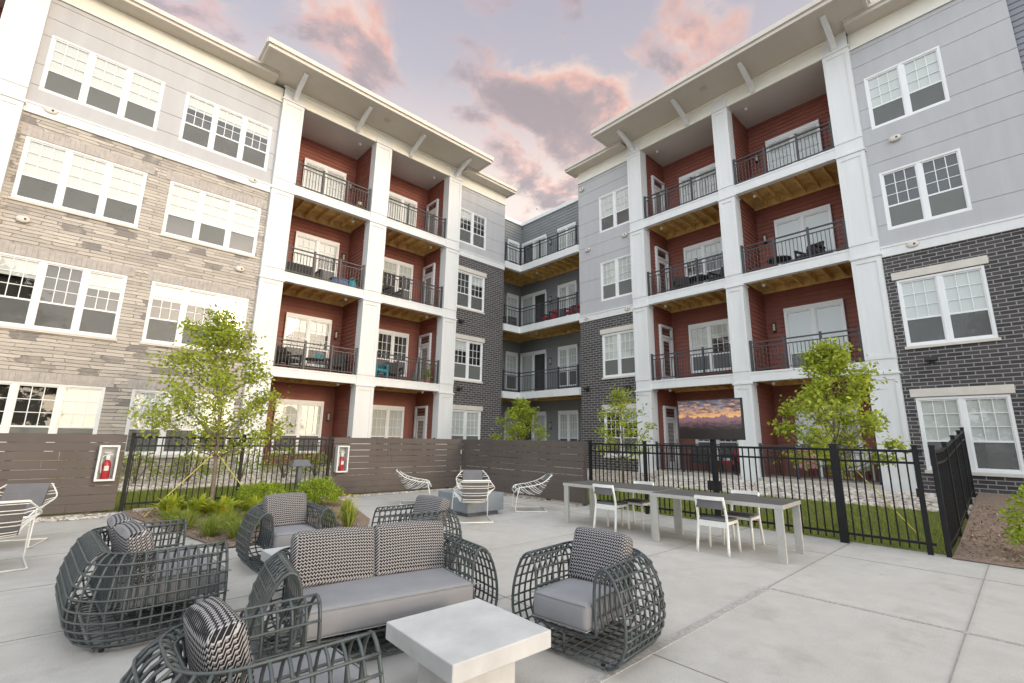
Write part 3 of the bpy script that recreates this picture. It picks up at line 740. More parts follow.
# doors and windows of the bays ---------------------------------------------
def rec_windows(W, x, wd, lv, blind, grid=True, tall=True):
    zt = FLOORS[lv][1]; top = (2.74, 5.98, 9.26, 12.45)[lv]
    z0 = zt + (.38 if grid else .10)
    window(W, x, z0, wd, top - z0, 2, DEEP - .125, blind, thin=True, head=True, grid=grid, low=.36 if grid else .30)
for lv in range(4):
    rec_windows(LW, 5.13, 1.72, lv, ('b', 'p', 'bp', 'f')[lv])
    rec_windows(LW, 8.82, 1.52, lv, ('b', 'd', 'p', 'fb')[lv])
    rec_windows(RW, -8.50, 1.60, lv, ('d', 'bp', 'p', 'b')[lv])
    rec_windows(RW, -5.06, 1.72, lv, ('f', 'f', 'f', 'f')[lv], grid=lv in (0, 3))
    zt = FLOORS[lv][1]; top = (2.87, 6.08, 9.38, 12.58)[lv]
    glazed_door(YW('R', 10.97 - .07), -18.20, zt + .01, .95, top - zt, 0)          # faces -X
    for o in [glazed_door(YW('L', 9.28 - .07), 16.33, zt + .01, .95, top - zt, 0)]:   # faces -Y
        pass
    sconce(LW, 7.08, zt + 1.75, DEEP - .02); sconce(RW, -5.42, zt + 1.72, DEEP - .02)
    rec_windows(LW, -5.4, 1.72, lv, 'b')

# the set-back link between the wings ------------------------------------------
CX, CY = 17.40, 18.30
GR, GL = YW('R', CX), YW('L', CY)
lapwall(GL, 14.4, CX, .45, 13.72, 'grey_wall', 'grey_lap', 0, .17)
lapwall(GR, -CY, REND + .2, .45, 13.72, 'grey_wall', 'grey_lap', 0, .17)
mb = MB(); mb.box(14.3, CX + .2, CY - .10, CY + .2, 13.70, 13.90); mb.box(CX - .10, CX + .2, 12.5, CY - .101, 13.701, 13.901); part(mb, 'parapet_cap', 'white_trim')
mb = MB(); mb.box(LEND - .001, CX, YL + .1, CY, .3, .52); mb.box(XR + .1, CX, 12.72, YL + .099, .3, .52); part(mb, 'porch_floor', 'ledge')
for lv in (0, 1, 2, 3):
    zb, zt = FLOORS[lv]
    top = (2.83, 6.02, 9.28, 12.45)[lv]
    window(GR, -18.16, zt + .05, 1.90, top - zt - .05, 2, -.125, 'fd' if lv in (1, 2) else 'df', thin=True, head=True, grid=False, low=.02)
    window(GR, -15.42, zt + .30, 1.25, top - zt - .30, 2, -.125, 'b', thin=True, head=True)
    window(GL, 16.20, zt + .30, .86, top - zt - .30, 1, -.125, 'b', thin=True, head=True)
    sconce(GR, -18.20 if False else -16.0, zt + 1.7, -.01)
    if zb:
        mb = MB()
        mb.box(LEND + .02, XR - .06, YL - .06, YL + .12, zb, zt); mb.box(XR - .06, XR + .12, 12.72 + .003, YL + .12, zb, zt)
        o = part(mb, 'balcony', 'white_trim')
        joists(YW('R', XR), -YL - .11, -12.73, .121, CX - XR - .03, zb, o)
        joists(YW('L', YL), LEND + .02, CX - .04, .122, CY - YL - .03, zb, o)
        fl = MB(); fl.box(LEND + .02, CX - .03, YL + .121, CY - .03, zt - .05, zt - .005); fl.box(XR + .121, CX - .03, 12.73, YL + .12, zt - .05, zt - .005); part(fl, 'deck', 'deck_floor', o)
    railing((LEND + .05, YL + .02), (XR + .02, YL + .02), zt, (0, 1)); railing((XR + .02, YL + .02), (XR + .02, 12.76), zt, (0, .36, .68, .97))
    camera_dome((16.3, 16.0, (FLOORS[lv + 1][0] if lv < 3 else 13.6)))
# end walls of the wings (seen from the side)
mb = MB(); mb.box(LEND - .004, LEND, YL + .07, CY + .3, .3, 9.84); mb.box(REND * 0 + XR + .07, CX + .3, -REND - .004, -REND, .3, 6.62); part(mb, 'brick_wall', 'dark_brick')
mb = MB(); mb.box(LEND - .0045, LEND, YL + .07, CY + .3, 9.845, SOF - .05); mb.box(XR + .07, CX + .3, -REND - .0045, -REND, 6.625, SOF - .05); part(mb, 'siding_wall', 'siding')

# eaves -----------------------------------------------------------------------
def eaves(W, a0, a1, main0, main1, bracks):
    pa, pb = (3.70, 11.67) if W.kind == 'L' else (-9.91, -2.03)
    # frieze over the bays, soffit, fascia with gutter lip
    mb = MB(); mb.box(pa, pb, -.075, .05, TOP + .01, SOF - .005, W); mb.box(pa - .04, pb + .04, -.10, -.0755, TOP - .03, TOP + .05, W); mb.box(pa - .04, pb + .04, -.12, -.0755, SOF - .10, SOF - .006, W); part(mb, 'frieze', 'cream_trim')
    mb = MB(); mb.box(main0, main1, -1.52, .3, SOF, SOF + .05, W); e = part(mb, 'eave', 'soffit')
    mb = MB()
    mb.box(main0 - .02, main1 + .02, -1.60, -1.521, SOF - .03, SOF + .17, W); mb.box(main0 - .06, main1 + .06, -1.67, -1.601, SOF + .09, SOF + .25, W)
    for x0, x1, y0, y1 in ((main0 - .02, main0 + .06, -1.52, .3), (main1 - .06, main1 + .02, -1.52, .3)): mb.box(x0, x1, y0, y1, SOF - .03, SOF + .17, W)
    for x0, x1 in ((main0 - .09, main0 - .021), (main1 + .021, main1 + .09)): mb.box(x0, x1, -1.60, .3, SOF + .09, SOF + .25, W)
    part(mb, 'fascia', 'gutter', e)
    mb = MB(); mb.box((main0 + main1) / 2 - .3, (main0 + main1) / 2 - .05, -1.0, -.8, SOF - .015, SOF - .001, W); part(mb, 'soffit_vent', 'ledge', e)
    for s0, s1 in ((a0, main0 + .62), (main1 - .62, a1)):
        if s1 - s0 < .1: continue
        mb = MB(); mb.box(s0, s1, -.46, .2, SOF - .125, SOF - .08, W); e2 = part(mb, 'eave', 'soffit')
        mb = MB(); mb.box(s0, s1, -.53, -.461, SOF - .14, SOF + .02, W); mb.box(s0, s1, -.60, -.531, SOF - .04, SOF + .10, W); part(mb, 'fascia', 'gutter', e2)
    for b in bracks:
        prof = [(-1.22, SOF - .004), (-1.22, SOF - .075), (-.95, SOF - .16), (-.60, SOF - .29), (-.30, SOF - .42), (-.16, SOF - .53), (-.077, SOF - .56), (-.077, SOF - .36), (-.25, SOF - .27), (-.55, SOF - .14), (-.90, SOF - .004)]
        mb = MB(); mb.prism(prof, b - .07, b + .07, lambda d_, a_, z_: W(a_, d_, z_)); part(mb, 'bracket', 'white_trim', bevel=.008)
eaves(LW, -2.2, LEND + .22, 2.74, 12.25, (4.06, 6.48, 8.90, 11.32))
eaves(LW, -14, -2.2, -7.4, -1.62, (-6.37, -2.68)) if False else None
eaves(RW, REND - .30, 6.0, -10.56, -1.38, (-9.59, -7.18, -4.77, -2.36))
mb = MB(); mb.box(-14, -1.75, -1.5, .3, SOF, SOF + .2, LW); part(mb, 'eave', 'soffit')
# body and flat roof that close the building
mb = MB()
mb.box(-14, LEND - .01, 1.90, 9, 0, SOF + .1, LW); mb.box(-14, LEND, .25, 9, SOF + .055, SOF + .12, LW)
mb.box(REND + .01, 10, 1.90, 9, 0, SOF + .1, RW); mb.box(REND, 10, .25, 9, SOF + .056, SOF + .121, RW)
for a, b in ((-14, -6.75), (-2.3, 3.7), (11.67, LEND - .02)): mb.box(a + .03, b - .03, .40, 1.9, .2, SOF, LW)
for a, b in ((REND + .02, -9.91), (-2.03, 6)): mb.box(a + .03, b - .03, .40, 1.9, .2, SOF, RW)
mb.box(CX + .03, CX + 8, 12, CY + 8, 0, 13.69); mb.box(14, CX + .03, CY + .03, CY + 8, 0, 13.69)
part(mb, 'roof', 'dark_core')
# fittings on the walls
for a, z in ((-1.81, 10.0), (3.12, 10.0), (-1.82, 6.84), (3.11, 6.82)): wall_light(LW, a, z, .0)
for a, z in ((-1.33, 9.99), (-1.34, 6.80), (-12.31, 6.76), (-10.22, 6.78), (-12.48, 13.0), (-10.24, 10.0), (-12.19, 9.92)): wall_light(RW, a, z, .0)
for a, z in ((-1.36, 3.65), (-12.35, 3.62), (-10.31, 3.56)): flood_light(RW, a, z, .05)
for a, z in ((12.0, 6.66), (12.05, 3.61)): flood_light(LW, a, z, .05)

# ------------------------------------------------------------------ fences
def slat_fence(p0, p1, label, seed):
    r_ = random.Random(seed); p0, p1 = Vector(p0), Vector(p1); L = (p1 - p0).length; rz = math.atan2(p1.y - p0.y, p1.x - p0.x)
    o = thing('slat_fence', p0, label, 'fence', None, rz)
    mb = MB(); z = .05; n = 9; h = .154
    for i in range(n):
        x = -r_.uniform(0, 1.5)
        while x < L:
            e = x + 2.42; a, b = max(0, x) + .002, min(L, e) - .002
            if b > a + .02:
                j = r_.uniform(-.003, .003); mb.box(a, b, -.012, .014, z + j, z + h + j)
            x = e
        z += h + (.004 if i < 2 else r_.uniform(.007, .015))
    mb.build('board_panel', 'slat', o, bevel=.003)
    x = .12
    while x < L:
        pm = MB(); pm.box(x - .045, x + .045, .016, .10, 0, 1.5); pm.build('post', 'slat', o); x += 1.21
    return o
slat_fence((-7.0, FL, 0), (.78, FL, 0), 'brown slatted board fence at the left, with a fire extinguisher cabinet at its right end', 1)
slat_fence((5.05, FL, 0), (9.22, FL, 0), 'brown slatted board fence right of the bollard light, behind the fire pit', 2)
slat_fence((9.25, FL - .03, 0), (9.25, 7.42, 0), 'brown slatted board fence running from the corner towards the dining tables', 3)
def metal_fence(pts, label, posts, name='metal_fence', base=lambda s: 0., ht=1.5, big=()):
    p0, p1 = Vector(pts[0]), Vector(pts[1]); L = (p1 - p0).length; rz = math.atan2(p1.y - p0.y, p1.x - p0.x)
    o = thing(name, p0, label, 'gate' if 'gate' in name else 'fence', None, rz)
    mb = MB(); step = 1.0
    ns = max(1, int(round(L / 1.2)))
    for q0, q1, hw in ((ht - .06, ht - .02, .02), (ht - .23, ht - .195, .018), (.13, .165, .018)):
        for i in range(ns):
            a, b = L * i / ns, L * (i + 1) / ns; za, zb = base(a), base(b)
            k = len(mb.v); mb.box(a, b, -hw, hw, 0, 0)
            P = [(a, -hw, za + q0), (b, -hw, zb + q0), (a, hw, za + q0), (b, hw, zb + q0), (a, -hw, za + q1), (b, -hw, zb + q1), (a, hw, za + q1), (b, hw, zb + q1)]
            mb.v[k:k + 8] = P
    x = .07
    while x < L - .03:
        mb.box(x - .0095, x + .0095, -.0095, .0095, base(x) + .06, base(x) + ht - .06); x += .112
    mb.build('pickets', 'black_metal', o)
    for s in posts:
        hw = .055 if s in big else .032
        pm = MB(); b = base(s); pm.box(s - hw, s + hw, -hw, hw, b - .1, b + ht + .03); pm.box(s - hw - .008, s + hw + .008, -hw - .008, hw + .008, b + ht + .031, b + ht + .055); pm.build('post', 'black_metal', o, bevel=.004)
    return o
metal_fence(((.86, FL, 0), (5.0, FL, 0)), 'black metal picket fence in front of the stone wall, behind the young tree', (0.02, 2.06, 4.1))
metal_fence(((FR, 7.36, 0), (FR, 2.20, 0)), 'long black metal picket fence behind the dining tables', (.03, 1.55, 3.11, 5.14), big=(5.14,))
gt = metal_fence(((FR, 2.15, 0), (FR, 1.10, 0)), 'black metal picket gate between the thick post and the corner of the fence', (.97,), name='fence_gate')
gl_ = MB(); gl_.box(.92, 1.0, -.06, -.035, .80, .92); gl_.build('latch', 'black_metal', gt)
metal_fence(((FR + .02, .98, 0), (15.55, 1.02, 0)), 'black metal picket fence running back to the brick wall at the right edge', (.0, 1.75, 3.4, 4.95, 6.1), base=lambda s: max(0, s - 1.0) * .085)

# ------------------------------------------------------------------ wicker seating
PROF = catmull([(.00, .030, 0), (.075, .065, 0), (.135, .17, 0), (.15, .30, 0), (.125, .45, 0), (.065, .59, 0), (0, .652, 0), (-.055, .63, 0), (-.085, .545, 0), (-.092, .43, 0), (-.086, .31, 0), (-.06, .235, 0)], 2)
def wicker_seat(name, loc, rz, label, cat, hw, D, npil, group, step=.070, rodr=.0085, seed=0, pil_tilt=None):
    o = thing(name, loc, label, cat, group, rz)
    Rr = .24; path = []       # U path, front right arm to front left arm (local facing -Y)
    def addp(x, y, nx, ny): path.append((Vector((x, y, 0)), Vector((nx, ny, 0))))
    na = max(3, round((D - Rr) / step))
    for i in range(na): addp(hw, (D - Rr) * i / na, 1, 0)
    nc = 6
    for i in range(nc): a = math.pi / 2 * i / nc; addp(hw - Rr + Rr * math.cos(a), D - Rr + Rr * math.sin(a), math.cos(a), math.sin(a))
    nb = max(3, round(2 * (hw - Rr) / step))
    for i in range(nb): addp(hw - Rr - 2 * (hw - Rr) * i / nb, D, 0, 1)
    for i in range(nc): a = math.pi / 2 + math.pi / 2 * i / nc; addp(-hw + Rr + Rr * math.cos(a), D - Rr + Rr * math.sin(a), math.cos(a), math.sin(a))
    for i in range(na + 1): addp(-hw, (D - Rr) * (1 - i / na), -1, 0)
    sh = MB(); r_ = random.Random(seed)
    at = lambda p, n, q: p + n * q.x + Vector((0, 0, q.y))
    for i, (p, n) in enumerate(path):
        end = i in (0, len(path) - 1)
        sh.tube([at(p, n, q) for q in PROF], rodr * (1.35 if end else 1.), 6)
    K = [0, 2, 3, 4, 5, 6, 7, 8, 9, 10, 12, 14, 16, 18, 20, 22]
    for k in K:
        q = PROF[k]; q2 = Vector((q.x + (.008 if k < 12 else -.008), q.y + (.006 if k in (10, 12) else 0), 0))
        sh.tube([at(p, n, q2) for p, n in path], rodr * .9, 5)
    sh.build('wicker_shell', 'wicker', o, smooth=True)
    rk = MB()
    x0 = hw - .01
    for i in range(9): y = .0 + (D - .03) * i / 8; rk.tube([(-x0, y, .03), (x0, y, .03)], rodr, 5)
    n = max(6, round(2 * x0 / .085))
    for i in range(n + 1): x = -x0 + 2 * x0 * i / n; rk.tube([(x, 0, .042), (x, D - .03, .042)], rodr * .9, 5)
    rk.build('base_rack', 'wicker', o, smooth=True)
    sf = MB(); xi = hw - .062
    sf.tube(catmull([(hw - .088, .0, .36), (hw - .075, -.01, .25), (xi - .04, -.012, .205), (0, -.014, .195), (-xi + .04, -.012, .205), (-hw + .075, -.01, .25), (-hw + .088, .0, .36)], 4), rodr * 1.3, 6)
    for i in range(6): y = .06 + (D - .12) * i / 5; sf.tube([(-xi, y, .222), (xi, y, .222)], rodr, 5)
    for x in ((0,) if hw < .5 else (-.35, .35)): sf.tube([(x, -.005, .20), (x, .0, .04)], rodr * 1.2, 6); sf.tube([(x, D * .6, .20), (x, D * .6, .04)], rodr * 1.2, 6)
    sf.build('seat_frame', 'wicker', o, smooth=True)
    fe = MB()
    for x in (-hw + .06, hw - .06):
        for y in (.05, D - .08): fe.lathe([(0, 0), (.018, 0), (.018, .03), (0, .03)], 8, (x, y, 0))
    fe.build('glide', 'plastic_black', o)
    sw = 2 * (hw - .092) - .03; sd = D - .10
    cush = rounded('seat_cushion', 'cushion', o, 0, sd / 2 - .075, .325, sw, sd, .185, .042, .012)
    se = MB(); xr, y0_, y1_ = sw / 2 - .012, -.075 + .012, sd - .075 - .012
    for zz in (.408, .246):
        se.tube(catmull([(-xr + .04, y0_ - .008, zz), (xr - .04, y0_ - .008, zz), (xr + .006, y0_ + .03, zz), (xr + .006, y1_ - .03, zz), (xr - .04, y1_ + .006, zz), (-xr + .04, y1_ + .006, zz), (-xr - .006, y1_ - .03, zz), (-xr - .006, y0_ + .03, zz)], 4, True), .0042, 5, closed=True)
    se.build('piping', 'cushion', cush, smooth=True)
    ps_ = pil_tilt[3] if pil_tilt and len(pil_tilt) > 3 else 1.
    pw = sw / npil
    for i in range(npil):
        cx = -sw / 2 + pw * (i + .5); tl = R(-16 + r_.uniform(-3, 2)); tz = R(r_.uniform(-2.5, 2.5))
        py = 0
        if pil_tilt: cx += pil_tilt[0]; tz = pil_tilt[1]; py = pil_tilt[2] if len(pil_tilt) > 2 else 0
        pillow = rounded('back_pillow', 'zigzag', o, 0, 0, 0, (pw + .012) * ps_, .16, .405 * ps_ ** .5, .045, .016, loc=(cx, D - .235 + py, .595 - py * .25), rot=(tl, R(r_.uniform(-2, 2)), tz))
    return o
GA = 'woven wicker armchairs round the concrete tables'
wicker_seat('wicker_armchair', (2.85, 2.50, 0), face(-.995, -.10), 'dark wicker armchair right of the concrete coffee table', 'armchair', .355, .76, 1, GA, seed=1)
wicker_seat('wicker_armchair', (1.155, 2.54, 0), face(1, .0), 'dark wicker armchair cut off by the bottom edge, seen from behind, facing the coffee table', 'armchair', .355, .76, 1, GA, seed=2, pil_tilt=(.02, R(3), .02, .87))
wicker_seat('wicker_armchair', (2.13, 6.12, 0), face(-.02, -1), 'dark wicker armchair facing the camera in front of the round green bushes', 'armchair', .36, .76, 1, GA, seed=3)
wicker_seat('wicker_armchair', (2.98, 5.43, 0), face(-1, .05), 'dark wicker armchair seen side-on behind the loveseat, with a tilted pillow', 'armchair', .36, .76, 1, GA, seed=4, pil_tilt=(.06, R(14)))
wicker_seat('wicker_loveseat', (1.915, 3.33, 0), face(-.15, -.99), 'dark wicker loveseat with a grey seat cushion and two zigzag pillows, facing the coffee table', 'loveseat', .745, .80, 2, None, seed=5)
wicker_seat('wicker_loveseat', (1.03, 5.46, 0), face(1, .055), 'dark wicker loveseat seen from behind at the left, two pillows over its back', 'loveseat', .74, .78, 2, None, seed=6)

def coffee_table(loc, rz, label):
    o = thing('coffee_table', loc, label, 'coffee table', None, rz)
    mb = MB(); mb.box(-.365, .365, -.375, .375, .30, .40); mb.build('tabletop', 'cast_concrete', o, bevel=.006)
    mb = MB(); mb.box(-.21, .21, -.22, .22, 0, .299); mb.build('pedestal', 'cast_concrete', o, bevel=.006)
    return o
coffee_table((1.985, 2.54, 0), R(-1.5), 'pale concrete coffee table in the foreground')
coffee_table((1.95, 5.10, 0), R(2), 'pale concrete coffee table mostly hidden behind the front loveseat')

# ------------------------------------------------------------------ dining set
def dining_table(loc, rz, label):
    o = thing('dining_table', loc, label, 'dining table', 'dining tables set end to end', rz); L, Wd = 1.93, .90
    mb = MB(); mb.box(-Wd / 2 + .012, Wd / 2 - .012, -L / 2 + .012, L / 2 - .012, .705, .738)
    mb.build('tabletop', 'table_top', o, bevel=.002)
    fr = MB()
    for x0, x1, y0, y1 in ((-Wd / 2, -Wd / 2 + .0115, -L / 2, L / 2), (Wd / 2 - .0115, Wd / 2, -L / 2, L / 2), (-Wd / 2 + .0116, Wd / 2 - .0116, -L / 2, -L / 2 + .0115), (-Wd / 2 + .0116, Wd / 2 - .0116, L / 2 - .0115, L / 2)): fr.box(x0, x1, y0, y1, .68, .734)
    fr.build('frame', 'steel', o, bevel=.002)
    for sx in (-1, 1):
        for sy in (-1, 1):
            lg = MB(); x = sx * (Wd / 2 - .03); y = sy * (L / 2 - .065); lg.box(x - .022, x + .022, y - .050, y + .050, 0, .70); lg.build('leg', 'steel', o, bevel=.004)
    return o
rzT = R(3.2)
dining_table((7.47, 3.32, 0), rzT, 'grey topped steel dining table, the nearer one at the right end of the row')
dining_table((7.58, 5.27, 0), rzT, 'grey topped steel dining table, the farther one beside the slatted fence')
def dining_chair(loc, rz, label):
    o = thing('dining_chair', loc, label, 'dining chair', 'white dining chairs at the long tables', rz)
    for sx in (-1, 1):
        lg = MB(); lg.tube([(sx * .215, -.20, .0), (sx * .20, -.19, .44)], .018, 8, r1=.022); lg.build('leg', 'white_wire', o, smooth=True)
        lg = MB(); lg.tube(catmull([(sx * .22, .26, 0), (sx * .205, .20, .42), (sx * .20, .235, .62), (sx * .195, .28, .77)], 3), .020, 8); lg.build('leg', 'white_wire', o, smooth=True)
    sf = MB(); sf.box(-.21, .21, -.205, -.175, .40, .44); sf.box(-.21, .21, .185, .215, .36, .44)
    for s in (-1, 1): sf.box(s * .20 - .013, s * .20 + .013, -.17, .184, .40, .439)
    sf.build('seat_frame', 'white_wire', o)
    rounded('seat', 'dark_cushion', o, 0, -.005, .452, .41, .42, .028, .012, .006)
    bk = MB(); n = 8
    def arc(z0, z1, y0, t_):
        for i in range(n):
            x0, x1 = -.205 + .41 * i / n, -.205 + .41 * (i + 1) / n
            b0, b1 = y0 + .035 * (1 - (x0 / .205) ** 2), y0 + .035 * (1 - (x1 / .205) ** 2)
            k = len(bk.v); bk.box(0, 1, 0, 1, 0, 1)
            bk.v[k:k + 8] = [(x0, b0, z0), (x1, b1, z0), (x0, b0 + t_, z0), (x1, b1 + t_, z0), (x0, b0, z1), (x1, b1, z1), (x0, b0 + t_, z1), (x1, b1 + t_, z1)]
    arc(.735, .785, .255, .028); bk.build('top_rail', 'white_wire', o)
    bk = MB(); arc(.615, .734, .240, .016); bk.build('backrest', 'dark_cushion', o)
    return o
dining_chair((7.13, 3.25, 0), face(1, .06), 'white and grey dining chair with its back to the camera at the nearer table')
dining_chair((7.27, 5.22, 0), face(1, .06), 'white and grey dining chair with its back to the camera at the farther table')
dining_chair((7.83, 3.20, 0), face(-1, -.06), 'white and grey dining chair on the fence side of the nearer table')
dining_chair((7.90, 5.10, 0), face(-1, -.06), 'white and grey dining chair on the fence side of the farther table')

# ------------------------------------------------------------------ wire lounge chairs and fire pit
def wire_chair(loc, rz, label):
    o = thing('wire_lounge_chair', loc, label, 'lounge chair', 'white wire lounge chairs with grey pads', rz); r_ = .0085
    rim = lambda s: catmull([(s * .30, -.40, .415), (s * .355, -.33, .50), (s * .375, -.05, .545), (s * .385, .22, .625), (s * .25, .43, .775)], 5)
    spine = catmull([(0, -.41, .405), (0, -.20, .372), (0, .12, .345), (0, .25, .45), (0, .36, .63), (0, .44, .765)], 4)
    Lr, Rr_ = rim(-1), rim(1); mb = MB()
    mb.tube(Lr + list(reversed(Rr_)), .0095, 7, closed=True)
    n = 15
    for i in range(n):
        q = i / (n - 1); a = Lr[round(q * (len(Lr) - 1))]; b = Rr_[round(q * (len(Rr_) - 1))]; c_ = spine[round(q * (len(spine) - 1))]
        hwid = .25
        mb.tube(catmull([a, (-hwid - .02, (a.y + c_.y) / 2, c_.z + .35 * (a.z - c_.z)), (-hwid + .05, c_.y, c_.z), (hwid - .05, c_.y, c_.z), (hwid + .02, (b.y + c_.y) / 2, c_.z + .35 * (b.z - c_.z)), b], 3), r_ * .75, 5)
    mb.build('wire_shell', 'white_wire', o, smooth=True)
    lg = MB()
    for s in (-1, 1): lg.tube(catmull([(s * .345, -.30, .51), (s * .355, -.36, .30), (s * .36, -.39, .06), (s * .36, -.35, .013), (s * .36, .0, .012), (s * .36, .30, .012)], 4), .0095, 7)
    lg.tube([(-.36, .30, .012), (.36, .30, .012)], .0115, 7); lg.tube([(-.35, -.33, .40), (.35, -.33, .40)], .009, 6)
    lg.build('sled_base', 'white_wire', o, smooth=True)
    cu = MB(); sp2 = [p + Vector((0, 0, .014)) for p in spine]
    for i in range(len(spine) - 1):
        a, b = spine[i], spine[i + 1]; nrm = Vector((0, -(b.z - a.z), (b.y - a.y))).normalized()
        w0 = .235; k = len(cu.v); cu.box(0, 1, 0, 1, 0, 1); t0, t1 = nrm * .012, nrm * .048
        cu.v[k:k + 8] = [(-w0, *(a + t0).yz), (w0, *(a + t0).yz), (-w0, *(b + t0).yz), (w0, *(b + t0).yz), (-w0, *(a + t1).yz), (w0, *(a + t1).yz), (-w0, *(b + t1).yz), (w0, *(b + t1).yz)]
    cu.build('cushion', 'dark_cushion', o)
    return o
wire_chair((5.85, 7.45, 0), face(.5, .86), 'white wire lounge chair with its back to the camera, in front of the fire pit')
wire_chair((7.05, 9.0, 0), face(-.6, -.8), 'white wire lounge chair facing the camera behind the fire pit')
wire_chair((6.2, 10.2, 0), face(.85, -.5), 'white wire lounge chair left of the fire pit, turned side-on')
wire_chair((7.75, 7.75, 0), face(-.8, .6), 'white wire lounge chair right of the fire pit, turned side-on')
wire_chair((-.50, 9.75, 0), face(-.25, -.97), 'white wire lounge chair with a dark grey pad at the left edge, facing the camera')
wire_chair((-.57, 8.21, 0), face(-.10, .99), 'white wire lounge chair cut off by the left edge, its back to the camera')
fp = thing('fire_pit', (6.42, 8.25, 0), 'blue-grey square block fire pit between the white wire chairs', 'fire pit')
mb = MB(); mb.box(-.40, .40, -.44, .44, 0, .075); mb.build('plinth', 'bollard_metal', fp)
mb = MB(); mb.box(-.48, .48, -.53, .53, .08, .43); mb.build('surround', 'firepit', fp, bevel=.012)
mb = MB(); mb.box(-.25, .25, -.30, .30, .432, .45); mb.build('burner_tray', 'rock', fp)

# ------------------------------------------------------------------ bollard, cabinets, television
bo = thing('bollard_light', (4.0, 11.72, 0), 'grey bollard light with a sloping cap among the round bushes', 'bollard light')
mb = MB(); mb.box(-.05, .05, -.045, .045, 0, .86); mb.build('post', 'bollard_metal', bo, bevel=.006)
mb = MB(); P = [(-.24, -.14, .84), (.24, -.14, .84), (.24, .14, .84), (-.24, .14, .84), (-.15, -.08, .99), (.15, -.08, .99), (.15, .08, .99), (-.15, .08, .99)]
mb.v = P; mb.f = [(0, 3, 2, 1), (4, 5, 6, 7), (0, 1, 5, 4), (1, 2, 6, 5), (2, 3, 7, 6), (3, 0, 4, 7)]; mb.build('cap', 'bollard_metal', bo, bevel=.006)
def cabinet(x, label, label2):
    o = thing('extinguisher_cabinet', (x, FL - .016, 0), label, 'cabinet', 'fire extinguisher cabinets on the slatted fences')
    mb = MB(); hw = .155; z0, z1 = .62, 1.30
    for a0, a1, q0, q1 in ((-hw, -hw + .035, z0, z1), (hw - .035, hw, z0, z1), (-hw + .035, hw - .035, z0, z0 + .035), (-hw + .035, hw - .035, z1 - .035, z1)): mb.box(a0, a1, -.18, 0, q0, q1)
    mb.build('case', 'plastic_white', o, bevel=.004)
    mb = MB(); mb.box(-hw + .036, hw - .036, -.012, -.004, z0 + .036, z1 - .036); mb.build('back_panel', 'siding', o)
    mb = MB(); mb.quad((-hw + .034, -.165, z0 + .034), (hw - .034, -.165, z0 + .034), (hw - .034, -.165, z1 - .034), (-hw + .034, -.165, z1 - .034)); mb.build('pane', 'glass', o)
    e = thing('fire_extinguisher', (x, FL - .016 - .095, z0 + .037), label2, 'fire extinguisher', 'fire extinguishers inside the cabinets')
    mb = MB(); mb.lathe([(0, 0), (.062, 0), (.066, .02), (.066, .27), (.055, .32), (.028, .35), (.024, .37), (0, .37)], 18); mb.build('cylinder', 'extinguisher_red', e, smooth=True)
    mb = MB(); mb.box(-.03, .03, -.03, .03, .365, .45); mb.box(-.02, .07, -.016, .016, .452, .475); mb.box(-.06, .04, -.014, .014, .49, .51); mb.tube(catmull([(-.02, -.01, .45), (-.08, -.03, .42), (-.085, -.03, .28), (-.075, -.03, .12)], 4), .009, 6); mb.build('valve', 'plastic_white', e)
    mb = MB(); mb.quad((-.035, -.0675, .16), (.035, -.0675, .16), (.035, -.0675, .25), (-.035, -.0675, .25)); mb.build('paper_label', 'plastic_white', e)
cabinet(.535, 'white fire extinguisher cabinet on the slatted fence left of the young tree', 'red fire extinguisher in the cabinet left of the young tree')
cabinet(5.26, 'white fire extinguisher cabinet on the slatted fence right of the bollard light', 'red fire extinguisher in the cabinet right of the bollard light')
tv = thing('television', (10.0, 4.6, .0), 'large outdoor television on a black post behind the picket fence, showing a sunset', 'television', None, face(-1, .02))
mb = MB(); mb.box(-.715, .715, 0, .07, 1.60, 2.46); mb.build('casing', 'plastic_black', tv, bevel=.006)
sc_ = MB(); sc_.quad((-.69, -.004, -.405), (.69, -.004, -.405), (.69, -.004, .405), (-.69, -.004, .405))
o = sc_.build('screen', 'screen_picture', tv); o.location = (0, 0, 2.03)
mb = MB(); mb.box(-.05, .05, .09, .17, -.05, 1.95); mb.box(-.17, .17, .071, .089, 1.8, 2.2); mb.build('post', 'black_metal', tv)
mb = MB(); mb.box(-.14, .14, .03, .09, .55, .75); mb.build('cable_box', 'plastic_black', tv)

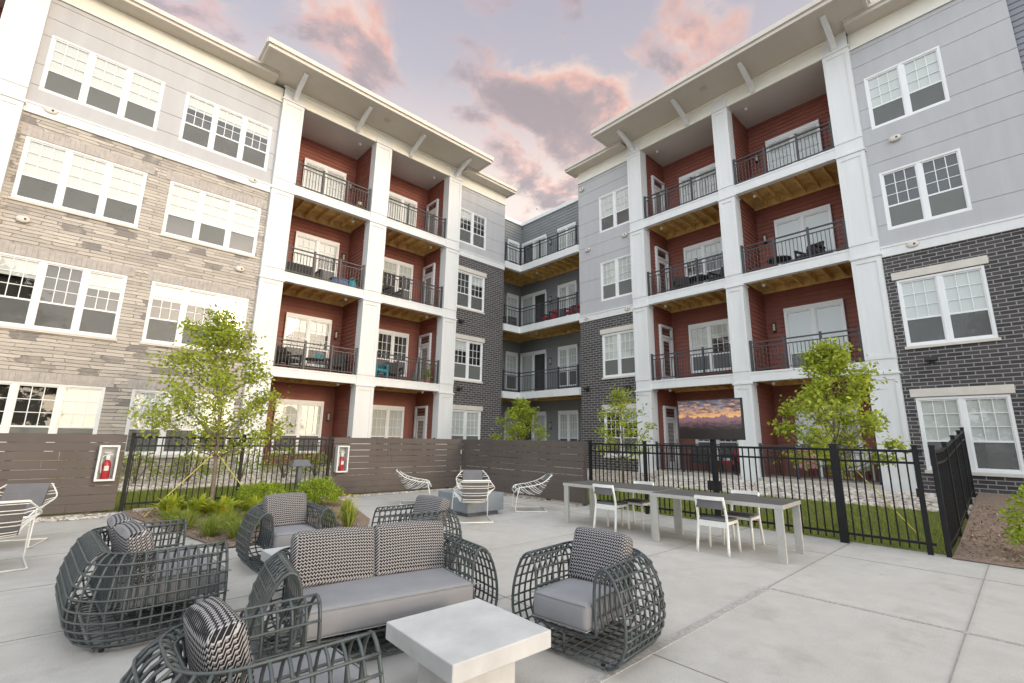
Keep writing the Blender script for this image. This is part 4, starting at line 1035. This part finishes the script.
# ------------------------------------------------------------------ plants
def leaf(mb, p, size, r_, aspect=.62, flat=None):
    d = Vector((r_.gauss(0, 1), r_.gauss(0, 1), r_.gauss(0, .7))); d.normalize()
    n = Vector((r_.gauss(0, .7), r_.gauss(0, .7), r_.gauss(.6, .6))); s = d.cross(n)
    if s.length < 1e-3: return
    s.normalize(); n = s.cross(d); L = size * r_.uniform(.7, 1.3); w_ = L * aspect
    k = len(mb.v); mid = p + d * L * .5
    mb.v += [tuple(p), tuple(mid + s * w_ * .5 + n * L * .08), tuple(p + d * L), tuple(mid - s * w_ * .5 + n * L * .08)]
    mb.f.append((k, k + 1, k + 2, k + 3))
def young_tree(loc, h, clear, rad, label, seed, nclump=46, leaves=70, lsize=.085, lean=(0, 0), name='young_tree', zc=None, leafm='tree_leaf', tr=.045, ztop=.98):
    r_ = random.Random(seed); o = thing(name, loc, label, 'tree')
    top = Vector((lean[0], lean[1], h * .93))
    tk = catmull([(0, 0, -.05), (lean[0] * .1 + r_.uniform(-.02, .02), lean[1] * .1, h * .25), (lean[0] * .4 + .03, lean[1] * .4, h * .5), (lean[0] * .8 - .03, lean[1] * .8, h * .75), top], 5)
    tb = MB(); tb.tube(tk, tr, 8, r1=.008); lm = MB(); bt = MB()
    zc = clear + (h - clear) * .42 if zc is None else zc
    for i in range(nclump):
        # clump centres spread over limbs, fuller low and narrowing upwards
        q = (i + r_.random()) / nclump; zz = clear + (h * ztop - clear) * q
        tb_ = ((0, .72), (.18, 1.), (.45, .92), (.7, .62), (.88, .34), (1.01, .12)); j_ = next(k for k in range(5) if q <= tb_[k + 1][0]); pr = rad * (tb_[j_][1] + (tb_[j_ + 1][1] - tb_[j_][1]) * (q - tb_[j_][0]) / (tb_[j_ + 1][0] - tb_[j_][0]))
        a = i * 2.399 + r_.uniform(-.5, .5); rr = pr * math.sqrt(r_.uniform(.12, 1.))
        c_ = Vector((lean[0] * q + rr * math.cos(a), lean[1] * q + rr * math.sin(a), zz + r_.uniform(-.12, .12)))
        t0 = max(clear * .85, c_.z - rr * r_.uniform(.55, .95) - .1); b0 = tk[min(len(tk) - 1, int(t0 / (h * .93) * (len(tk) - 1)))]
        m1 = b0.lerp(c_, .5) + Vector((0, 0, -.05 + r_.uniform(-.05, .05)))
        br = catmull([b0, m1, c_], 4); bt.tube(br, .013, 5, r1=.004)
        cr = rad * r_.uniform(.14, .23)
        for k in range(3):
            e = c_ + Vector((r_.gauss(0, cr * .8), r_.gauss(0, cr * .8), r_.gauss(0, cr * .5))); bt.tube([br[-3], e], .004, 4, r1=.002)
        for k in range(leaves):
            p = c_ + Vector((r_.gauss(0, cr * .62), r_.gauss(0, cr * .62), r_.gauss(0, cr * .40)))
            leaf(lm, p, lsize, r_)
        for k in range(leaves // 4):
            p = br[r_.randint(2, len(br) - 1)] + Vector((r_.gauss(0, .07), r_.gauss(0, .07), r_.gauss(0, .06))); leaf(lm, p, lsize, r_)
    t_ = tb.build('trunk', 'bark', o, smooth=True); bt.build('branches', 'bark', t_, smooth=True)
    lm.build('crown', leafm, o); return o
tl = young_tree((2.36, 12.05, 0), 4.25, 1.38, 1.42, 'young tree with bright green leaves in the mulch bed, against the stone wall', 11, 56, 100, .088, lean=(-.35, 0))
trr = young_tree((10.6, 2.50, .02), 3.5, 1.32, .98, 'young tree with bright green leaves behind the thick fence post at the right', 12, 50, 104, .082, lean=(0, -.1))
young_tree((12.2, 12.75, .1), 2.95, 1.2, .95, 'small young tree rising above the slatted fence in the corner', 13, 30, 90, .09)
young_tree((12.1, 8.25, .1), 3.05, 1.05, 1.12, 'thin young tree with sparse leaves in front of the brick wall', 14, 26, 50, .09)
# stakes and straps of the planted trees
def guy(p0, p1, label):
    o = thing('guy_strap', p1, label, 'strap'); mb = MB(); mb.tube([p0, p1], .010, 5); mb.build('strap', 'strap', o, world=True)
guy((2.28, 12.03, 1.15), (1.15, 11.3, .02), 'yellow guy strap running down to the left of the young tree at the stone wall')
guy((2.32, 12.03, 1.15), (3.05, 11.0, .02), 'yellow guy strap running down to the right of the young tree at the stone wall')
guy((10.6, 2.40, 1.35), (10.9, 1.5, .05), 'strap tied to the young tree behind the gate')
def bush(loc, rx, ry, rz_, label, seed, n=2600, mat='box_leaf', ls=.045, name='bush', group=None):
    r_ = random.Random(seed); o = thing(name, loc, label, 'bush', group); lm = MB(); st = MB()
    for i in range(n):
        u, a = r_.uniform(-.35, 1), r_.uniform(0, 2 * math.pi); q = math.sqrt(max(0, 1 - u * u)); s = r_.uniform(.72, 1.04) * (1 + .10 * math.sin(5 * a + seed) * q + .07 * math.sin(9 * u + 3 * a))
        leaf(lm, Vector((rx * q * math.cos(a) * s, ry * q * math.sin(a) * s, rz_ * (.36 + .64 * u * s))), ls, r_, .6)
    for i in range(14):
        a = r_.uniform(0, 6.28); q = r_.uniform(.2, .8); st.tube([(0, 0, 0), (rx * q * math.cos(a), ry * q * math.sin(a), rz_ * .8)], .008, 4)
    lm.build('foliage', mat, o); st.build('stems', 'bark', o); return o
bush((3.12, 11.25, .02), .54, .46, .52, 'rounded bright green bush left of the bollard light', 1, 5200, ls=.04)
bush((4.18, 10.95, .02), .50, .48, .60, 'rounded bright green bush right of the bollard light', 2, 5600, ls=.04)
bush((9.95, -.22, .05), .62, .62, 1.05, 'loose green bush on the mulch at the right edge', 3, 1900, 'box_leaf', .065)
for i, (x, y, s) in enumerate(((1.25, 15.3, .55), (2.35, 15.2, .5), (3.55, 15.0, .6), (4.75, 15.2, .62), (5.7, 15.3, .5), (.2, 15.4, .5))):
    bush((x, y, .28), s, s * .8, s * 1.55, 'loose leafy shrub in the gravel along the stone wall behind the fence', 20 + i, 420, 'shrub_leaf', .085, 'shrub', 'shrubs in the gravel by the stone wall')
def tuft(loc, h, spread, n, label, seed, mat='grass_blade', w0=.008, name='grass_clump', cat='plant', group=None, flowers=0):
    r_ = random.Random(seed); o = thing(name, loc, label, cat, group); mb = MB(); ends = []
    for i in range(n):
        a = r_.uniform(0, 6.28); q = r_.random() ** .7; hh = h * r_.uniform(.65, 1.1)
        b = Vector((.25 * spread * q * math.cos(a), .25 * spread * q * math.sin(a), 0))
        tip = b + Vector((spread * q * math.cos(a), spread * q * math.sin(a), hh * (1 - .45 * q)))
        mid = b.lerp(tip, .5) + Vector((0, 0, hh * .22)); s = Vector((-math.sin(a), math.cos(a), 0)) * w0
        k = len(mb.v); mb.v += [tuple(b - s), tuple(b + s), tuple(mid + s), tuple(mid - s), tuple(tip)]
        mb.f += [(k, k + 1, k + 2, k + 3), (k + 3, k + 2, k + 4)]; ends.append(tip)
    mb.build('blades', mat, o)
    if flowers:
        fm = MB()
        for i in range(flowers):
            p = Vector((r_.gauss(0, spread * .5), r_.gauss(0, spread * .5), h * r_.uniform(.95, 1.2)))
            fm.tube([(p.x * .3, p.y * .3, 0), p], .003, 4)
            for k in range(5):
                a = k * 1.257; s = Vector((math.cos(a), math.sin(a), .5)) * .045; q = Vector((-math.sin(a), math.cos(a), 0)) * .018
                fm.quad(p, p + s * .6 + q, p + s, p + s * .6 - q)
        fm.build('flowers', 'yellow_petal', o)
    return o
GG = 'grass clumps in the mulch bed'
for i, (x, y, h, s) in enumerate(((1.75, 8.7, .50, .40), (2.10, 9.2, .52, .40), (1.55, 9.6, .46, .38), (2.45, 8.9, .46, .36), (2.0, 8.25, .46, .34), (1.45, 10.3, .42, .34))):
    tuft((x, y, .02), h * .74, s * .9, 200, 'fine green ornamental grass clump in the mulch bed behind the loveseat', 40 + i, group=GG, w0=.0055)
for i, (x, y) in enumerate(((2.25, 10.5), (2.75, 10.3), (1.55, 11.2), (3.1, 10.35), (1.95, 10.9))):
    tuft((x, y, .02), .44, .40, 80, 'low yellow-leaved plant in the mulch bed under the young tree', 60 + i, 'hosta_leaf', .042, 'leafy_plant', 'plant', 'yellow-leaved plants in the mulch bed')
for i, (x, y, f) in enumerate(((3.70, 8.15, 3), (3.95, 8.75, 2), (4.15, 9.3, 1), (3.35, 8.2, 1))):
    tuft((x, y, .02), .40, .24, 90, 'green day lily with small yellow flowers at the end of the mulch bed', 70 + i, 'grass_blade', .009, 'day_lily', 'plant', 'day lilies at the end of the mulch bed', f)
rk = thing('boulder', (2.75, 9.75, 0), 'dark rounded boulder in the mulch bed beside the grass clumps', 'boulder')
bm = bmesh.new(); bmesh.ops.create_icosphere(bm, subdivisions=3, radius=.22)
for v in bm.verts: v.co = Vector((v.co.x * 1.1, v.co.y, max(-.05, v.co.z * .9 + .13))) * (1 + .06 * math.sin(v.co.x * 17) * math.cos(v.co.y * 13))
me = bpy.data.meshes.new('stone'); bm.to_mesh(me); bm.free(); me.materials.append(MATS['rock']); me.polygons.foreach_set('use_smooth', [True] * len(me.polygons)); inst('stone', me, rk)
# blades of the lawn (nobody could count them) and loose stones
gm = MB(); r_ = random.Random(5)
def blades(n, fx, fy, fz):
    for i in range(n):
        x, y = fx(), fy(); z = fz(x, y); a = r_.uniform(0, 6.28); h = r_.uniform(.04, .09); s = Vector((math.cos(a), math.sin(a), 0)) * .006
        p = Vector((x, y, z)); k = len(gm.v); gm.v += [tuple(p - s), tuple(p + s), tuple(p + Vector((r_.gauss(0, .02), r_.gauss(0, .02), h)))]; gm.f.append((k, k + 1, k + 2))
zr = lambda x, y: max(-.01, (x - 10.6) * .073 + .03) if x > 10.6 else -.01 + (x - 9.5) * .036
zl = lambda x, y: -.01 + max(0, (y - 12.57)) * .115
blades(16000, lambda: r_.uniform(9.5, 13.2), lambda: r_.uniform(1.0, 8.5), zr)
blades(12000, lambda: r_.uniform(.4, 5.6), lambda: r_.uniform(12.6, 14.4), zl)
tag(gm.build('grass', 'grass_blade'), 'short green lawn grass between the fences and the gravel', 'grass', None, 'stuff')
pm = MB()
bm = bmesh.new(); bmesh.ops.create_icosphere(bm, subdivisions=1, radius=1); iv = [tuple(v.co) for v in bm.verts]; iff = [tuple(v.index for v in f.verts) for f in bm.faces]; bm.free()
def stones(n, fx, fy, fz, s0, s1):
    for i in range(n):
        x, y = fx(), fy(); z = fz(x, y); s = r_.uniform(s0, s1); k = len(pm.v); a = r_.uniform(.7, 1.3); c_, sn = math.cos(i), math.sin(i)
        pm.v += [(x + s * (a * q[0] * c_ - q[1] * sn), y + s * (a * q[0] * sn + q[1] * c_), z + s * .6 * q[2]) for q in iv]; pm.f += [tuple(k + j for j in f) for f in iff]
m, t = material('river_stone'); g_ = t.new('ShaderNodeNewGeometry')
t.put(t.bsdf.inputs['Base Color'], t.ramp(g_.outputs['Random Per Island'], [(0, (.66, .60, .53, 1)), (.4, (.76, .73, .68, 1)), (.6, (.48, .40, .33, 1)), (.8, (.70, .62, .54, 1)), (1, (.36, .33, .31, 1))])); t.bsdf.inputs['Roughness'].default_value = .75
stones(2600, lambda: r_.uniform(13.2, 15.4), lambda: r_.uniform(1.1, 8.6), lambda x, y: .22 + (x - 13.2) * .085, .03, .065)
stones(1500, lambda: r_.uniform(.5, 6), lambda: r_.uniform(14.4, 16.3), lambda x, y: .2 + (y - 14.4) * .09, .03, .065)
stones(500, lambda: r_.uniform(-2.5, .9), lambda: r_.uniform(11.8, 12.35), lambda x, y: .004, .012, .03)
stones(260, lambda: r_.uniform(5, 9.2), lambda: r_.uniform(12.12, 12.4), lambda x, y: .004, .012, .03)
tag(pm.build('pebbles', 'river_stone'), 'pale rounded river stones in the gravel beds along the walls', 'pebbles', None, 'stuff')
cm = MB(); r_ = random.Random(9)
def chips(n, fx, fy, fz):
    for i in range(n):
        p = Vector((fx(), fy(), 0)); p.z = fz(p.x, p.y) + .008; leaf(cm, p, .06, r_, .35)
inbed = lambda: r_.uniform(1.2, 4.9)
def bedpt():
    while True:
        x, y = r_.uniform(1.0, 5.0), r_.uniform(7.75, 12.1)
        if x > 1.0 + (12 - y) * .17 and x < 4.9 - (12.2 - y) * .24: return x, y
for i in range(5000):
    x, y = bedpt(); leaf(cm, Vector((x, y, .028)), .055, r_, .35)
chips(3500, lambda: r_.uniform(9.45, 14), lambda: r_.uniform(-2.0, .9), lambda x, y: .02 + max(0, (x - 10)) * .08)
leafmat('bark_chip', [(.15, .095, .065), (.28, .195, .14), (.42, .33, .26)], .02)
tag(cm.build('bark_mulch', 'bark_chip'), 'brown bark chips covering the planting beds', 'mulch', None, 'stuff')

# ------------------------------------------------------------------ things on the balconies and porches
def patio_chair(loc, rz, label, mat, legm='dark_wicker', group=None, name='balcony_chair'):
    o = thing(name, loc, label, 'chair', group, rz)
    mb = MB(); mb.box(-.27, .27, -.27, .25, .30, .42); mb.build('seat', mat, o, bevel=.03)
    mb = MB(); mb.prism([(.20, .40), (.27, .40), (.40, .86), (.33, .88)], -.27, .27, lambda y, x, z: (x, y, z)); mb.build('backrest', mat, o, bevel=.02)
    for s in (-1, 1):
        mb = MB(); mb.box(s * .30 - .035, s * .30 + .035, -.27, .30, .56, .62); mb.build('armrest', legm, o)
        for y in (-.24, .24): mb = MB(); mb.box(s * .30 - .025, s * .30 + .025, y - .025, y + .025, 0, .56); mb.build('leg', legm, o)
    return o
def balcony_table(loc, label, mat='dark_wicker', r=.36, h=.52):
    o = thing('balcony_table', loc, label, 'table'); mb = MB(); mb.lathe([(0, h - .03), (r, h - .03), (r, h), (0, h)], 20); mb.build('tabletop', mat, o)
    for i in range(4):
        a = i * math.pi / 2 + .8; mb = MB(); mb.tube([(r * .8 * math.cos(a), r * .8 * math.sin(a), 0), (r * .6 * math.cos(a), r * .6 * math.sin(a), h - .03)], .014, 6); mb.build('leg', mat, o)
    return o
GBC = 'dark wicker chairs on the second-floor balcony'
z2, z3, z4 = 3.77, 7.07, 10.33
patio_chair((5.15, YL + .75, z2), face(.6, -.8), 'dark wicker chair on the second-floor balcony of the left wing, left of the small table', 'dark_wicker')
patio_chair((6.85, YL + .75, z2), face(-.6, -.8), 'dark wicker chair on the second-floor balcony of the left wing, right of the small table', 'dark_wicker')
balcony_table((5.98, YL + .7, z2), 'low dark table between the two dark wicker chairs on the balcony')
pt = thing('watering_can', (6.1, YL + .62, z2 + .52), 'small teal watering can on the low dark balcony table', 'watering can')
mb = MB(); mb.lathe([(0, 0), (.10, 0), (.09, .18), (.05, .2), (0, .2)], 12); mb.build('body', 'teal_paint', pt); mb = MB(); mb.tube([(.08, 0, .05), (.2, 0, .2)], .015, 6); mb.build('spout', 'teal_paint', pt)
ad = patio_chair((8.45, YL + .6, z2), face(.3, -.95), 'turquoise painted chair on the second-floor balcony beside the end pilaster', 'teal_paint', 'teal_paint')
patio_chair((9.35, YL + .9, z2), face(-.2, -1), 'dark chair on the balcony right of the turquoise chair', 'dark_wicker')
um = thing('folded_umbrella', (10.05, YL + .45, z2), 'folded pale umbrella leaning on the balcony railing near the potted plant', 'umbrella')
mb = MB(); mb.tube([(0, 0, .1), (.08, -.02, .5), (.16, 0, 1.0), (.20, .02, 1.3)], .09, 8, r1=.03); mb.build('canopy', 'cushion', um, smooth=True); mb = MB(); mb.tube([(-.01, 0, 0), (.02, 0, .12)], .012, 6); mb.tube([(.20, .02, 1.28), (.215, .02, 1.4)], .012, 6); mb.build('pole', 'white_wire', um)
def potted(loc, label, seed, h=.45):
    o = thing('potted_plant', loc, label, 'plant'); mb = MB(); mb.lathe([(0, 0), (.10, 0), (.14, .24), (.15, .26), (.13, .26), (0, .24)], 14); mb.build('pot', 'terracotta', o, smooth=False)
    lm = MB(); r_ = random.Random(seed)
    for i in range(160): leaf(lm, Vector((r_.gauss(0, .10), r_.gauss(0, .10), .26 + abs(r_.gauss(0, h * .5)))), .10, r_)
    lm.build('foliage', 'shrub_leaf', o)
potted((10.62, YL + .35, z2), 'green plant in a terracotta pot at the end of the second-floor balcony', 3)
sofa = thing('balcony_sofa', (5.2, YL + .85, z3), 'dark wicker sofa on the third-floor balcony of the left wing', 'sofa')
for nm, b_ in (('seat', (-.6, .6, -.35, .35, .12, .42)), ('backrest', (-.6, .6, .20, .36, .421, .80)), ('armrest', (-.72, -.601, -.35, .36, .05, .62)), ('armrest', (.601, .72, -.35, .36, .05, .62))):
    mb = MB(); mb.box(*b_); mb.build(nm, 'dark_wicker', sofa, bevel=.02)
bx = thing('storage_box', (6.55, YL + .55, z3), 'blue storage box on the third-floor balcony of the left wing', 'box')
mb = MB(); mb.box(-.30, .30, -.2, .2, 0, .34); mb.build('body', 'blue_paint', bx, bevel=.01); mb = MB(); mb.box(-.32, .32, -.22, .22, .342, .39); mb.build('lid', 'blue_paint', bx, bevel=.01)
bg_ = thing('beach_bag', (7.02, YL + .35, z3), 'turquoise bag by the railing beside the blue storage box', 'bag')
mb = MB(); mb.lathe([(0, 0), (.15, 0), (.17, .15), (.13, .34), (.05, .40), (0, .40)], 12); mb.build('body', 'teal_paint', bg_, smooth=True); mb = MB(); mb.tube(catmull([(-.08, 0, .36), (-.05, 0, .5), (.05, 0, .5), (.08, 0, .36)], 4), .012, 6); mb.build('handle', 'teal_paint', bg_)
ps = thing('plant_stand', (7.02, YL + .35, z4), 'small wooden plant stand on the top-floor balcony of the left wing', 'plant stand')
mb = MB(); mb.lathe([(0, .30), (.14, .30), (.14, .33), (0, .33)], 14); mb.build('top', 'oak', ps)
for i in range(3): a = i * 2.1; mb = MB(); mb.tube([(.17 * math.cos(a), .17 * math.sin(a), 0), (.09 * math.cos(a), .09 * math.sin(a), .30)], .016, 6); mb.build('leg', 'oak', ps)
mb = MB(); mb.lathe([(0, .332), (.07, .332), (.09, .46), (0, .46)], 12); mb.build('pot', 'pot_light', ps)
patio_chair((9.0, YL + .8, z3), face(.1, -1), 'dark chair on the third-floor balcony of the left wing next to the small door', 'dark_wicker')
# right wing
patio_chair((XR + .8, 8.2, z3), face(-.8, -.5), 'dark chair on the third-floor balcony of the right wing beside the small door', 'dark_wicker')
patio_chair((XR + .8, 6.75, z3), face(-.9, .3), 'dark chair on the third-floor balcony of the right wing beside the middle pilaster', 'dark_wicker')
balcony_table((XR + .7, 7.5, z3), 'small dark table between two chairs on the third-floor balcony of the right wing')
patio_chair((XR + .8, 3.9, z3), face(-.9, .3), 'dark chair on the third-floor balcony left of the right-hand pilaster', 'dark_wicker')
balcony_table((XR + .5, 4.7, z3), 'small low dark table on the third-floor balcony near the right-hand pilaster', h=.4)
# link
patio_chair((XR + .75, 15.2, z3), face(-1, .2), 'red cushioned chair on the corner balcony, nearer the sliding door', 'red_fabric')
patio_chair((XR + .75, 13.7, z3), face(-1, .2), 'red cushioned chair on the corner balcony, nearer the right wing', 'red_fabric')
patio_chair((15.0, YL + .9, z3), face(0, -1), 'dark chair in the left end of the corner balcony', 'dark_wicker')
# ground porches of the right wing
patio_chair((XR + .8, 8.0, .52), face(-.9, -.3), 'dark chair on the ground-floor porch beside the glazed door', 'dark_wicker')
patio_chair((XR + .8, 6.8, .52), face(-.9, .4), 'dark red chair on the ground-floor porch behind the television', 'red_fabric')
patio_chair((XR + .8, 4.6, .52), face(-.9, -.3), 'pale pink chair on the ground-floor porch behind the right young tree', 'pink_fabric', 'plastic_white')
patio_chair((XR + .8, 3.4, .52), face(-.9, .3), 'white chair on the ground-floor porch next to the right-hand pilaster', 'plastic_white', 'plastic_white')

# trees across the courtyard's open side: seen only as reflections in the windows
for i, (x, y, h, rad) in enumerate(((-5.2, -12, 12.5, 4.2), (-13, -13, 13, 5), (-20, 0, 12, 5))):
    young_tree((x, y, -.3), h, 2.5, rad, 'large broad tree beyond the open side of the courtyard', 80 + i, 60, 60, .55, name='broad_tree', leafm='far_leaf', tr=.25)['group'] = 'trees beyond the open side of the courtyard'

# members of a repeated kind share a group phrase
for base_, phrase in (('wicker_loveseat', 'wicker loveseats on the patio'), ('coffee_table', 'concrete coffee tables between the wicker seats'), ('slat_fence', 'brown slatted fence runs round the patio'), ('metal_fence', 'black metal picket fence runs round the patio'), ('young_tree', 'young trees round the patio'), ('guy_strap', 'straps holding the young trees'), ('bush', 'low bushes beside the patio'), ('balcony_chair', 'chairs on the balconies and porches'), ('balcony_table', 'small tables on the balconies')):
    for o in list(bpy.data.objects):
        if o.parent is None and o.name.split('.')[0] == base_ and 'group' not in o: o['group'] = phrase
